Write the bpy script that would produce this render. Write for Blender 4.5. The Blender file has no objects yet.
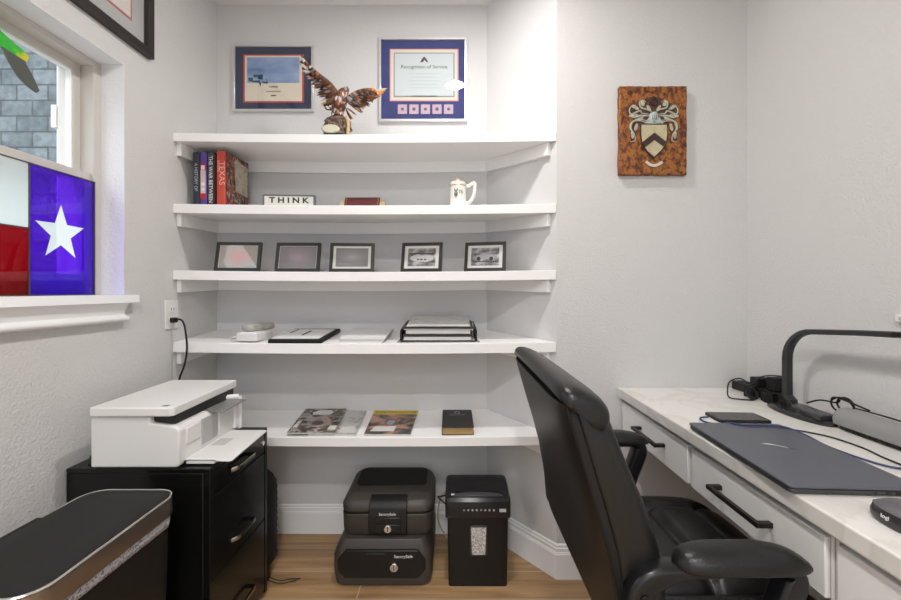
import bpy, math, random
from mathutils import Vector, Matrix
R = random.Random(7)
S = bpy.context.scene
COL = S.collection
PI = math.pi
CZ = 1.16          # eye height of the photographer

# ------------------------------------------------------------------ materials
def nt(m):
    m.use_nodes = True
    return m.node_tree.nodes, m.node_tree.links
MATS = {}
def mat(name, col, rough=.5, metal=0, bump=0, bscale=80, var=0, vscale=6, coat=0, spec=.5, detail=3, bdist=.002, sheen=0):
    if name in MATS: return MATS[name]
    m = bpy.data.materials.new(name); n, l = nt(m)
    b = n['Principled BSDF']
    b.inputs['Base Color'].default_value = (*col, 1)
    b.inputs['Roughness'].default_value = rough
    b.inputs['Metallic'].default_value = metal
    b.inputs['Coat Weight'].default_value = coat
    b.inputs['Coat Roughness'].default_value = .08
    b.inputs['Specular IOR Level'].default_value = spec
    tc = n.new('ShaderNodeTexCoord')
    if bump:
        t = n.new('ShaderNodeTexNoise'); t.inputs['Scale'].default_value = bscale
        t.inputs['Detail'].default_value = detail
        l.new(tc.outputs['Object'], t.inputs['Vector'])
        bp = n.new('ShaderNodeBump'); bp.inputs['Strength'].default_value = bump
        bp.inputs['Distance'].default_value = bdist
        l.new(t.outputs['Fac'], bp.inputs['Height']); l.new(bp.outputs['Normal'], b.inputs['Normal'])
    if var:
        t = n.new('ShaderNodeTexNoise'); t.inputs['Scale'].default_value = vscale; t.inputs['Detail'].default_value = 5
        l.new(tc.outputs['Object'], t.inputs['Vector'])
        r = n.new('ShaderNodeValToRGB')
        r.color_ramp.elements[0].position = .3; r.color_ramp.elements[1].position = .7
        r.color_ramp.elements[0].color = (*[max(0, c*(1-var)) for c in col], 1)
        r.color_ramp.elements[1].color = (*[min(1, c*(1+var)) for c in col], 1)
        l.new(t.outputs['Fac'], r.inputs['Fac']); l.new(r.outputs['Color'], b.inputs['Base Color'])
    MATS[name] = m
    return m

def ramp_mat(name, stops, scale=(5, 5, 5), detail=4, rough=.5, kind='noise', distort=0, coat=0, bump=0):
    """noise or wave driven colour ramp (things that really are patterned)"""
    if name in MATS: return MATS[name]
    m = bpy.data.materials.new(name); n, l = nt(m); b = n['Principled BSDF']
    tc = n.new('ShaderNodeTexCoord'); mp = n.new('ShaderNodeMapping'); mp.inputs['Scale'].default_value = scale
    l.new(tc.outputs['Object'], mp.inputs['Vector'])
    if kind == 'noise':
        t = n.new('ShaderNodeTexNoise'); t.inputs['Scale'].default_value = 1; t.inputs['Detail'].default_value = detail
        t.inputs['Distortion'].default_value = distort; out = t.outputs['Fac']
    elif kind == 'voronoi':
        t = n.new('ShaderNodeTexVoronoi'); t.inputs['Scale'].default_value = 1; out = t.outputs['Distance']
    elif kind == 'cell':
        t = n.new('ShaderNodeTexVoronoi'); t.inputs['Scale'].default_value = 1
        sp = n.new('ShaderNodeSeparateColor'); l.new(t.outputs['Color'], sp.inputs[0]); out = sp.outputs[0]
    l.new(mp.outputs['Vector'], t.inputs['Vector'])
    r = n.new('ShaderNodeValToRGB'); cr = r.color_ramp
    while len(cr.elements) < len(stops): cr.elements.new(.5)
    for e, (p, c) in zip(cr.elements, stops): e.position = p; e.color = (*c, 1)
    l.new(out, r.inputs['Fac']); l.new(r.outputs['Color'], b.inputs['Base Color'])
    b.inputs['Roughness'].default_value = rough; b.inputs['Coat Weight'].default_value = coat
    if bump:
        bp = n.new('ShaderNodeBump'); bp.inputs['Strength'].default_value = bump; bp.inputs['Distance'].default_value = .004
        l.new(out, bp.inputs['Height']); l.new(bp.outputs['Normal'], b.inputs['Normal'])
    MATS[name] = m
    return m

def glass_mat(name, tint=(1, 1, 1), refl=.06, trans=0, tcol=(1, 1, 1)):
    """thin sheet: coloured see-through + mirror sheen (+ milky scatter)"""
    m = bpy.data.materials.new(name); n, l = nt(m); n.remove(n['Principled BSDF'])
    out = [x for x in n if x.type == 'OUTPUT_MATERIAL'][0]
    tr = n.new('ShaderNodeBsdfTransparent'); tr.inputs[0].default_value = (*tint, 1)
    g = n.new('ShaderNodeBsdfGlossy'); g.inputs['Roughness'].default_value = .01
    fr = n.new('ShaderNodeFresnel'); ge = n.new('ShaderNodeNewGeometry'); mr = n.new('ShaderNodeMapRange')
    mr.inputs['To Min'].default_value = 1.45; mr.inputs['To Max'].default_value = 1/1.45
    l.new(ge.outputs['Backfacing'], mr.inputs['Value']); l.new(mr.outputs[0], fr.inputs['IOR'])
    mx = n.new('ShaderNodeMixShader')
    src = tr.outputs[0]
    if trans:
        tl = n.new('ShaderNodeBsdfTranslucent'); tl.inputs[0].default_value = (*tcol, 1)
        df = n.new('ShaderNodeBsdfDiffuse'); df.inputs[0].default_value = (*tcol, 1)
        m3 = n.new('ShaderNodeMixShader'); m3.inputs[0].default_value = .4
        l.new(tl.outputs[0], m3.inputs[1]); l.new(df.outputs[0], m3.inputs[2])
        m2 = n.new('ShaderNodeMixShader'); m2.inputs[0].default_value = trans
        l.new(tr.outputs[0], m2.inputs[1]); l.new(m3.outputs[0], m2.inputs[2]); src = m2.outputs[0]
    l.new(fr.outputs[0], mx.inputs[0]); l.new(src, mx.inputs[1]); l.new(g.outputs[0], mx.inputs[2])
    l.new(mx.outputs[0], out.inputs[0])
    MATS[name] = m
    return m

WALL = mat('painted_wall', (.66, .655, .65), .85, bump=.7, bscale=160, detail=3, bdist=.004, spec=.25)
ALC = mat('smooth_painted_wall', (.66, .66, .665), .85, bump=.25, bscale=70, bdist=.003, spec=.25)
REVEAL = mat('reveal_paint', (.80, .81, .84), .8, bump=.5, bscale=110, bdist=.003, spec=.25)
CEIL = mat('ceiling_paint', (.78, .77, .76), .9, bump=.2, bscale=80)
WHITE = mat('white_semi_gloss', (.90, .90, .895), .4)
TRIM = mat('trim_white', (.86, .86, .86), .4)
VINYL = mat('window_vinyl', (.60, .575, .54), .45)
VINYLW = mat('glazing_bead', (.85, .87, .86), .4)
BLACK = mat('black_plastic', (.009, .009, .009), .38, spec=.35)
BLACKM = mat('black_matte', (.010, .010, .0095), .6, spec=.3)
PRINTW = mat('printer_white', (.76, .755, .745), .45)
PAPER = mat('paper_white', (.76, .76, .755), .8)
CHROME = mat('polished_chrome', (.75, .74, .72), .15, 1)
SILVER = mat('silver_frame', (.72, .72, .72), .3, .6)
GOLD = mat('gold_trim', (.55, .38, .12), .35, .8)
GLASS = glass_mat('clear_glass')
INK = mat('dark_ink', (.03, .03, .035), .7)

# ------------------------------------------------------------------ mesh helper
class M:
    def __init__(s): s.v = []; s.f = []; s.mi = []; s.cur = 0; s.T = None
    def add(s, vs, fs):
        o = len(s.v)
        for p in vs:
            p = Vector(p)
            if s.T is not None: p = s.T @ p
            s.v.append(p)
        for f in fs: s.f.append([i+o for i in f]); s.mi.append(s.cur)
        return s
    def box(s, x0, x1, y0, y1, z0, z1):
        vs = [(x0,y0,z0),(x1,y0,z0),(x1,y1,z0),(x0,y1,z0),(x0,y0,z1),(x1,y0,z1),(x1,y1,z1),(x0,y1,z1)]
        return s.add(vs, [(0,3,2,1),(4,5,6,7),(0,1,5,4),(1,2,6,5),(2,3,7,6),(3,0,4,7)])
    def prism(s, pts, a, b, axis='z'):
        """pts 2-D: axis z -> (x,y); y -> (x,z); x -> (y,z)"""
        def mk(p, t):
            return {'z': (p[0], p[1], t), 'y': (p[0], t, p[1]), 'x': (t, p[0], p[1])}[axis]
        n = len(pts)
        vs = [mk(p, a) for p in pts]+[mk(p, b) for p in pts]
        fs = [list(range(n))[::-1], list(range(n, 2*n))]+[(i, (i+1) % n, n+(i+1) % n, n+i) for i in range(n)]
        return s.add(vs, fs)
    def rings(s, rings, close=True, caps=True):
        n = len(rings[0]); vs = [p for r in rings for p in r]; fs = []
        for k in range(len(rings)-1):
            for i in range(n if close else n-1):
                j = (i+1) % n
                fs.append((k*n+i, k*n+j, (k+1)*n+j, (k+1)*n+i))
        if caps and close:
            fs.append(tuple(range(n))[::-1]); fs.append(tuple(range((len(rings)-1)*n, len(rings)*n)))
        return s.add(vs, fs)
    def tube(s, path, r, n=10, rx=None, up=(0, 0, 1)):
        """sweep an ellipse (or rounded bar with rx) along a polyline"""
        P = [Vector(p) for p in path]; rr = []
        U = None
        for i, p in enumerate(P):
            t = (P[min(i+1, len(P)-1)]-P[max(i-1, 0)]).normalized()
            if U is None:
                U = Vector(up)
                if abs(t.dot(U)) > .95: U = Vector((1, 0, 0))
            a = t.cross(U).normalized(); U = a.cross(t).normalized()
            q = r[i] if isinstance(r, (list, tuple)) else r
            w = (rx if rx is not None else q)
            rr.append([p + a*w*math.cos(2*PI*k/n) + U*q*math.sin(2*PI*k/n) for k in range(n)])
        return s.rings(rr)
    def bar(s, path, w, t, side=(0, 1, 0)):
        """rectangular bar, w along side, t across"""
        P = [Vector(p) for p in path]; sd = Vector(side).normalized(); rr = []
        for i, p in enumerate(P):
            d = (P[min(i+1, len(P)-1)]-P[max(i-1, 0)]).normalized()
            u = sd.cross(d).normalized()
            tt = t[i] if isinstance(t, (list, tuple)) else t
            c = .3
            pr = [(-1+c, -1), (1-c, -1), (1, -1+c), (1, 1-c), (1-c, 1), (-1+c, 1), (-1, 1-c), (-1, -1+c)]
            rr.append([p+sd*w/2*a+u*tt/2*b for a, b in pr])
        return s.rings(rr)
    def lathe(s, prof, n=28, c=(0, 0, 0), sx=1, sy=1):
        return s.rings([[(c[0]+r*sx*math.cos(2*PI*k/n), c[1]+r*sy*math.sin(2*PI*k/n), c[2]+z) for k in range(n)] for r, z in prof])
    def disc(s, c, r, h, axis='z', n=20):
        pts = [(r*math.cos(2*PI*k/n), r*math.sin(2*PI*k/n)) for k in range(n)]
        if axis == 'z': q = [(c[0]+a, c[1]+b) for a, b in pts]; return s.prism(q, c[2], c[2]+h, 'z')
        if axis == 'y': q = [(c[0]+a, c[2]+b) for a, b in pts]; return s.prism(q, c[1], c[1]+h, 'y')
        q = [(c[1]+a, c[2]+b) for a, b in pts]; return s.prism(q, c[0], c[0]+h, 'x')
    def mesh(s, me, Mx):
        return s.add([Mx @ v.co for v in me.vertices], [tuple(p.vertices) for p in me.polygons])

def spline(pts, n=10):
    P = [Vector(p) for p in pts]; out = []
    P = [P[0]*2-P[1]]+P+[P[-1]*2-P[-2]]
    for i in range(1, len(P)-2):
        a, b, c, d = P[i-1:i+3]
        for k in range(n):
            t = k/n
            out.append(.5*((2*b)+(c-a)*t+(2*a-5*b+4*c-d)*t*t+(3*b-a-3*c+d)*t**3))
    out.append(P[-2]); return out

def rrect(x0, x1, y0, y1, r, n=6):
    pts = []
    for cx, cy, a in ((x1-r, y0+r, -90), (x1-r, y1-r, 0), (x0+r, y1-r, 90), (x0+r, y0+r, 180)):
        for k in range(n+1):
            t = math.radians(a+90*k/n); pts.append((cx+r*math.cos(t), cy+r*math.sin(t)))
    return pts

def wloc(p):
    v = Vector((0, 0, 0))
    while p is not None: v += Vector(p.location); p = p.parent
    return v

def obj(name, m, material, parent=None, bevel=0, seg=2, smooth=35, sub=0, world=False, solid=0):
    """link the collected shapes as ONE mesh object; world=True: coordinates are world ones"""
    me = bpy.data.meshes.new(name)
    off = wloc(parent) if (world and parent is not None) else Vector((0, 0, 0))
    me.from_pydata([v-off for v in m.v], [], m.f)
    mats = material if isinstance(material, (list, tuple)) else [material]
    for k in mats: me.materials.append(k)
    if len(mats) > 1:
        for p, i in zip(me.polygons, m.mi): p.material_index = i
    me.validate()
    o = bpy.data.objects.new(name, me); COL.objects.link(o)
    if parent is not None: o.parent = parent
    if smooth:
        for p in me.polygons: p.use_smooth = True
        me.set_sharp_from_angle(angle=math.radians(smooth))
    if bevel:
        b = o.modifiers.new('bevel', 'BEVEL'); b.width = bevel; b.segments = seg
        b.limit_method = 'ANGLE'; b.angle_limit = math.radians(40)
    if solid:
        b = o.modifiers.new('thickness', 'SOLIDIFY'); b.thickness = solid; b.offset = 0
    if sub:
        b = o.modifiers.new('subd', 'SUBSURF'); b.levels = sub; b.render_levels = sub
    return o

def tag(o, label, cat, group=None):
    o['label'] = label; o['category'] = cat
    if group: o['group'] = group
    if o.type == 'MESH' and o.parent is None and tuple(o.location) == (0, 0, 0):   # origin to the base of the thing
        vs = [v.co for v in o.data.vertices]
        lo = Vector([min(v[i] for v in vs) for i in range(3)]); hi = Vector([max(v[i] for v in vs) for i in range(3)])
        c = Vector(((lo.x+hi.x)/2, (lo.y+hi.y)/2, lo.z))
        o.data.transform(Matrix.Translation(-c)); o.location = c
    return o
def thing(name, label, cat, loc=(0, 0, 0), rz=0, group=None):
    o = bpy.data.objects.new(name, None); COL.objects.link(o); o.empty_display_size = .05
    o.location = loc; o.rotation_euler = (0, 0, rz); o['label'] = label; o['category'] = cat
    if group: o['group'] = group
    return o
def struct(name, m, material, parent=None, bevel=0, **k):
    o = obj(name, m, material, parent, bevel, **k)
    if parent is None: o['kind'] = 'structure'
    return o
def dup(root, loc, rz, label, group=None):
    r = root.copy(); COL.objects.link(r); r.location = loc; r.rotation_euler = (0, 0, rz)
    r['label'] = label
    if group: r['group'] = group
    for ch in list(root.children):
        c = ch.copy(); COL.objects.link(c); c.parent = r
        for g in ch.children:
            d = g.copy(); COL.objects.link(d); d.parent = c
    return r

def text_mesh(s, size, ext=.0006, align='CENTER', bold=0):
    cu = bpy.data.curves.new('t', 'FONT'); cu.body = s; cu.size = size; cu.extrude = ext; cu.offset = bold
    cu.align_x = align; cu.align_y = 'CENTER'; cu.resolution_u = 3
    o = bpy.data.objects.new('t', cu); COL.objects.link(o)
    dg = bpy.context.evaluated_depsgraph_get()
    me = bpy.data.meshes.new_from_object(o.evaluated_get(dg))
    bpy.data.objects.remove(o); bpy.data.curves.remove(cu)
    return me
def basis(o, x, y, z):
    m = Matrix.Identity(4)
    for i, c in enumerate((x, y, z)):
        for j in range(3): m[j][i] = c[j]
    m.translation = Vector(o); return m
def lettering(name, s, size, at, face='-y', material=None, parent=None, sx=1, world=False, bold=0):
    Bs = {'-y': ((sx, 0, 0), (0, 0, 1), (0, -1, 0)), 'z': ((sx, 0, 0), (0, 1, 0), (0, 0, 1)),
          'spine': ((0, 0, -sx), (1, 0, 0), (0, -1, 0)), '-x': ((0, -sx, 0), (0, 0, 1), (-1, 0, 0))}[face]
    q = M(); q.mesh(text_mesh(s, size, bold=bold), basis(at, *Bs))
    return obj(name, q, material or INK, parent, smooth=0, world=world)

# ------------------------------------------------------------------ room
XL, XR, YB, YJ, ZC = -1.141, 1.18, 1.917, 1.617, 2.526
XA, XJ = .153, .412
YF = -2.2
m = M(); m.box(XL-.02, XR+.02, YF, YB+.02, -.08, 0)
def floor_mat():
    fm = bpy.data.materials.new('wood_look_tile'); n, l = nt(fm); b = n['Principled BSDF']
    tc = n.new('ShaderNodeTexCoord'); mp = n.new('ShaderNodeMapping')
    mp.inputs['Location'].default_value = (.37, -.160, 0)
    l.new(tc.outputs['Object'], mp.inputs['Vector'])
    br = n.new('ShaderNodeTexBrick'); br.inputs['Scale'].default_value = 1
    br.inputs['Brick Width'].default_value = 1.2; br.inputs['Row Height'].default_value = .149
    br.inputs['Mortar Size'].default_value = .0022; br.inputs['Mortar Smooth'].default_value = .1
    br.offset = .37
    br.inputs['Color1'].default_value = (.0, .0, .0, 1); br.inputs['Color2'].default_value = (1, 1, 1, 1)
    br.inputs['Mortar'].default_value = (.5, .5, .5, 1)
    l.new(mp.outputs[0], br.inputs['Vector'])
    m2 = n.new('ShaderNodeMapping'); m2.inputs['Scale'].default_value = (2.2, 34, 1)
    l.new(tc.outputs['Object'], m2.inputs['Vector'])
    ns = n.new('ShaderNodeTexNoise'); ns.inputs['Scale'].default_value = 1; ns.inputs['Detail'].default_value = 6
    ns.inputs['Distortion'].default_value = .6
    l.new(m2.outputs[0], ns.inputs['Vector'])
    r = n.new('ShaderNodeValToRGB'); cr = r.color_ramp
    cr.elements[0].position = .28; cr.elements[0].color = (.27, .15, .068, 1)
    cr.elements[1].position = .72; cr.elements[1].color = (.57, .36, .18, 1)
    l.new(ns.outputs['Fac'], r.inputs['Fac'])
    r2 = n.new('ShaderNodeValToRGB'); c2 = r2.color_ramp
    c2.elements[0].position = 0; c2.elements[0].color = (.78, .78, .84, 1)
    c2.elements[1].position = 1; c2.elements[1].color = (1.0, .98, .9, 1)
    l.new(br.outputs['Color'], r2.inputs['Fac'])
    mu = n.new('ShaderNodeMix'); mu.data_type = 'RGBA'; mu.blend_type = 'MULTIPLY'; mu.inputs['Factor'].default_value = 1
    l.new(r.outputs['Color'], mu.inputs[6]); l.new(r2.outputs['Color'], mu.inputs[7])
    mx = n.new('ShaderNodeMix'); mx.data_type = 'RGBA'
    l.new(br.outputs['Fac'], mx.inputs['Factor']); l.new(mu.outputs[2], mx.inputs[6])
    mx.inputs[7].default_value = (.50, .40, .29, 1)
    l.new(mx.outputs[2], b.inputs['Base Color']); b.inputs['Roughness'].default_value = .42
    return fm
struct('floor', m, floor_mat(), smooth=0)
struct('ceiling', M().box(XL-.2, XR+.02, YF, YB+.02, ZC, ZC+.06), CEIL, smooth=0)
struct('wall_back', M().box(XL-.02, XJ, YB, YB+.1, 0, ZC), ALC, smooth=0)
m = M(); m.prism([(XA, YB), (XJ, YJ), (XJ+.08, YJ+.07), (XJ+.08, YB+.1), (XA, YB+.1)], 0, ZC)
struct('wall_angled', m, ALC, smooth=0)
struct('wall_right_of_alcove', M().box(XJ, XR+.1, YJ, YJ+.1, 0, ZC), WALL, smooth=0)
struct('wall_right', M().box(XR, XR+.1, YF, YJ+.02, 0, ZC), WALL, smooth=0)
# left wall with the window opening (rounded plaster reveal)
WY0, WY1, WZ0, WZ1 = .42, 1.379, 1.143, 1.936
XO = XL-.20
m = M()
m.box(XO, XL, YF, WY0, 0, ZC); m.box(XO, XL, WY1, YB+.02, 0, ZC)
m.box(XO, XL, WY0, WY1, 0, WZ0-.02); m.box(XO, XL, WY0, WY1, WZ1, ZC)
struct('wall_left', m, WALL, smooth=0)
m = M(); e = .0015
m.box(-1.2215, XL+e, WY1-.0015, WY1+.0, WZ0+.0005, WZ1-.0016); m.box(-1.2215, XL+e, WY0, WY0+.0015, WZ0+.0005, WZ1-.0016)
m.box(-1.2215, XL+e, WY0, WY1, WZ1-.0015, WZ1)
struct('trim_1', m, REVEAL, smooth=0)

# baseboards : profile (out, z)
BP = [(0, 0), (.015, 0), (.015, .098), (.0125, .100), (.0125, .104), (.0095, .106), (.0095, .120), (.006, .122), (.006, .130), (.003, .134), (0, .135)]
def baseboard(name, path):
    """path: polyline at the wall face, room on the left-hand side; mitred corners"""
    P = [Vector(p) for p in path]; rr = []
    for i, p in enumerate(P):
        d0 = (P[i]-P[i-1]).normalized() if i else (P[1]-P[0]).normalized()
        d1 = (P[i+1]-P[i]).normalized() if i < len(P)-1 else d0
        n0 = Vector((-d0.y, d0.x)); n1 = Vector((-d1.y, d1.x)); b = (n0+n1); b = b/b.dot(n0)
        rr.append([(p.x+b.x*o, p.y+b.y*o, z) for o, z in BP])
    m = M(); m.rings(rr); struct(name, m, TRIM, smooth=0)
baseboard('baseboard_left', [(XL, YB-.016), (XL, YF)])
baseboard('baseboard_back', [(XR, YJ), (XJ, YJ), (XA, YB), (XL, YB)])
baseboard('baseboard_right', [(XR, YF), (XR, YJ-.016)])

# ------------------------------------------------------------------ window
win = bpy.data.objects.new('window_1', None); COL.objects.link(win); win['kind'] = 'structure'
win.location = (-1.26, (WY0+WY1)/2, WZ0)
def ringbox(m, x0, x1, y0, y1, z0, z1, wy, wz0, wz1):
    m.box(x0, x1, y0, y0+wy, z0, z1); m.box(x0, x1, y1-wy, y1, z0, z1)
    m.box(x0, x1, y0+wy, y1-wy, z0, z0+wz0); m.box(x0, x1, y0+wy, y1-wy, z1-wz1, z1)
m = M(); ringbox(m, -1.34, -1.222, WY0, WY1, WZ0, WZ1, .030, .018, .020)
m.box(-1.2215, -1.2185, WY0+.002, WY0+.031, WZ0+.001, WZ1-.002); m.box(-1.2215, -1.2185, WY1-.031, WY1-.002, WZ0+.001, WZ1-.002); m.box(-1.2215, -1.2185, WY0+.0315, WY1-.0315, WZ1-.021, WZ1-.002)
obj('window_frame', m, VINYL, win, world=True, smooth=0)
m = M(); ringbox(m, -1.29, -1.262, WY0+.026, WY1-.03, 1.527, WZ1-.016, .026, .03, .030)
us = obj('upper_sash', m, VINYL, win, bevel=.002, world=True)
m = M(); ringbox(m, -1.284, -1.266, WY0+.051, WY1-.055, 1.556, WZ1-.045, .005, .005, .005)
obj('glazing_bead', m, VINYLW, us, world=True)
obj('window_pane', M().box(-1.278, -1.275, WY0+.05, WY1-.054, 1.555, WZ1-.044), GLASS, us, world=True, smooth=0)
m = M(); ringbox(m, -1.256, -1.228, WY0+.026, WY1-.03, WZ0+.018, 1.553, .032, .05, .027)
ls = obj('lower_sash', m, VINYL, win, bevel=.002, world=True)
obj('window_pane', M().box(-1.244, -1.241, WY0+.056, WY1-.06, WZ0+.066, 1.528), GLASS, ls, world=True, smooth=0)
m = M(); m.prism(rrect(XL-.081, XL+.032, WY0-.035, WY1+.03, .003, 2), WZ0-.028, WZ0)
sill = obj('window_sill', m, TRIM, win, bevel=.003, world=True)
m = M()
ap = [(0, -.028), (.026, -.028), (.022, -.034), (.012, -.05), (.009, -.066), (.014, -.070), (.024, -.074), (.027, -.080), (.024, -.087), (.014, -.091), (.0, -.092)]
m.prism([(XL+a, WZ0+b) for a, b in ap], WY0-.02, WY1-.008, 'y')
obj('sill_apron', m, TRIM, win, world=True, smooth=50)

# things outside: neighbour's brick wall close to the window
bm_ = bpy.data.materials.new('grey_brick'); n, l = nt(bm_); b = n['Principled BSDF']; b.inputs['Roughness'].default_value = .9
tc = n.new('ShaderNodeTexCoord'); sx = n.new('ShaderNodeSeparateXYZ'); cx = n.new('ShaderNodeCombineXYZ')
l.new(tc.outputs['Object'], sx.inputs[0]); l.new(sx.outputs['X'], cx.inputs['X']); l.new(sx.outputs['Z'], cx.inputs['Y'])
br = n.new('ShaderNodeTexBrick'); br.inputs['Scale'].default_value = 1; br.inputs['Brick Width'].default_value = .18
br.inputs['Row Height'].default_value = .090; br.inputs['Mortar Size'].default_value = .005; br.inputs['Bias'].default_value = 0
br.inputs['Color1'].default_value = (.075, .105, .12, 1); br.inputs['Color2'].default_value = (.125, .165, .185, 1)
br.inputs['Mortar'].default_value = (.05, .065, .075, 1)
l.new(cx.outputs[0], br.inputs['Vector'])
ns = n.new('ShaderNodeTexNoise'); ns.inputs['Scale'].default_value = 28; ns.inputs['Detail'].default_value = 6
l.new(tc.outputs['Object'], ns.inputs['Vector'])
mx = n.new('ShaderNodeMix'); mx.data_type = 'RGBA'; mx.blend_type = 'OVERLAY'; mx.inputs['Factor'].default_value = .8
l.new(br.outputs['Color'], mx.inputs[6]); l.new(ns.outputs['Fac'], mx.inputs[7])
hs = n.new('ShaderNodeHueSaturation'); hs.inputs['Saturation'].default_value = .7
l.new(mx.outputs[2], hs.inputs['Color']); l.new(hs.outputs[0], b.inputs['Base Color'])
bp = n.new('ShaderNodeBump'); bp.inputs['Strength'].default_value = .8; bp.inputs['Distance'].default_value = .01; bp.invert = True
l.new(br.outputs['Fac'], bp.inputs['Height']); l.new(bp.outputs[0], b.inputs['Normal'])
struct('wall_neighbour', M().box(-5, -1.36, 2.3, 2.5, -.5, 5), bm_, smooth=0)
struct('ground_outside', M().box(-12, XO, -8, 2.3, -.5, -.3), mat('gravel', (.3, .3, .29), .9, bump=.5, bscale=60), smooth=0)
m = M(); m.box(XO-.02, XO, WY1-.012, WY1-.001, 1.1, 2.0); m.box(XO-.022, XO-.004, WY1-.030, WY1-.012, 1.71, 1.785)
struct('trim_2', m, VINYLW, smooth=0)

# stained-glass state flag standing on the sill
FX, FY0, FY1, FZ0, FZ1 = -1.208, .71, 1.341, WZ0+.0, 1.522
fl = thing('stained_glass_flag', 'rectangular stained-glass flag, blue with white star, white and red, leaning in the window', 'flag', (FX, (FY0+FY1)/2, FZ0))
YM = 1.133; ZM = (FZ0+FZ1)/2+.003; T = .0018
BL = glass_mat('blue_glass', (.17, .03, .95), .05, .35, (.10, .008, .75))
RD = glass_mat('red_glass', (.45, .002, .006), .05, .45, (.40, .003, .01))
WG = glass_mat('milky_glass', (.9, .95, .93), .05, .72, (.85, .93, .90))
LEAD = mat('lead_came', (.10, .09, .09), .5, .4)
def Fy(px): return -FX*400/(455-px)
def Fz(px, py): return CZ+(290-py)*Fy(px)/400
cy, cz = Fy(61), Fz(61, 233.5)
star = []
for k in range(10):
    a = PI/2+k*PI/5; r = .088 if k % 2 == 0 else .036
    star.append((cy-.90*r*math.cos(a), cz+r*math.sin(a)))
# blue field as a sheet with a star-shaped hole
o4 = [(FY0+0, 0)]
m = M()
outer = [(YM, FZ0+.003), (FY1-.003, FZ0+.003), (FY1-.003, FZ1-.003), (YM, FZ1-.003)]
def edge_pt(a):
    c, s_ = -math.cos(a), math.sin(a); t = 9
    for lim, q in (((FY1-.003)-cy, c), (YM-cy, c), ((FZ1-.003)-cz, s_), ((FZ0+.003)-cz, s_)):
        if abs(q) > 1e-6 and lim/q > 0: t = min(t, lim/q)
    return (cy+c*t, cz+s_*t)
angs = sorted([PI/2+k*PI/5 for k in range(10)])
corner = [(p, math.atan2(p[1]-cz, -(p[0]-cy)) % (2*PI)) for p in outer]
for k in range(10):
    a0 = (PI/2+k*PI/5) % (2*PI); a1 = (PI/2+(k+1)*PI/5) % (2*PI)
    if a1 < a0: a1 += 2*PI
    poly = [star[k], edge_pt(a0)]
    for p, a in sorted(corner, key=lambda q: (q[1]-a0) % (2*PI)):
        if 1e-6 < (a-a0) % (2*PI) < a1-a0: poly.append(p)
    poly += [edge_pt(a1), star[(k+1) % 10]]
    m.add([(FX, p[0], p[1]) for p in poly], [tuple(range(len(poly)))])
obj('blue_field', m, BL, fl, world=True, smooth=0)
obj('star', M().add([(FX, p[0], p[1]) for p in star]+[(FX, cy, cz)], [(i, (i+1) % 10, 10) for i in range(10)]), WG, fl, world=True, smooth=0)
obj('white_stripe', M().add([(FX, FY0+.003, ZM), (FX, YM-.001, ZM), (FX, YM-.001, FZ1-.003), (FX, FY0+.003, FZ1-.003)], [(0, 1, 2, 3)]), WG, fl, world=True, smooth=0)
obj('red_stripe', M().add([(FX, FY0+.003, FZ0+.003), (FX, YM-.001, FZ0+.003), (FX, YM-.001, ZM-.001), (FX, FY0+.003, ZM-.001)], [(0, 1, 2, 3)]), RD, fl, world=True, smooth=0)
m = M()
for a in (FY0, YM-.001, FY1-.004): m.box(FX-.003, FX+.003, a, a+.003, FZ0, FZ1)
for a in (FZ0, FZ1-.003): m.box(FX-.003, FX+.003, FY0, FY1, a, a+.003)
m.box(FX-.003, FX+.003, FY0, YM, ZM-.0015, ZM+.0015)
obj('lead_border', m, LEAD, fl, world=True, smooth=0)

# bird sun-catcher on the upper pane
SX = -1.252
def sp(px, py):
    Y = -SX*400/(455-px); return (Y, CZ+(290-py)*Y/400)
bird = thing('suncatcher', 'green and yellow bird suncatcher with a long grey tail on the upper window pane', 'suncatcher', (SX, *sp(0, 60)))
m = M(); m.prism([sp(*p) for p in ((-45, 20), (-30, 5), (-8, 18), (0, 31), (12, 42), (22, 50), (28, 57), (26, 62), (14, 55), (2, 47), (-14, 44), (-34, 36))], SX-.004, SX+.004, 'x')
GG = ramp_mat('green_glass_paint', [(.35, (.02, .30, .03)), (.52, (.05, .5, .05)), (.62, (.65, .6, .02))], (14, 14, 14), rough=.25)
obj('wing', m, GG, bird, world=True, bevel=.001)
m = M(); m.prism([sp(*p) for p in ((1, 46), (12, 53), (24, 61), (30, 72), (36, 84), (39, 91), (36, 93), (27, 86), (17, 76), (8, 61))], SX-.003, SX+.003, 'x')
obj('tail', m, mat('smoky_grey_glass', (.09, .10, .09), .3), bird, world=True, bevel=.001)
m = M(); c = sp(-8, 30); m.disc((-1.2745, c[0], c[1]), .014, .020, 'x')
obj('suction_cup', m, mat('clear_rubber', (.5, .52, .5), .3), bird, world=True)

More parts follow.
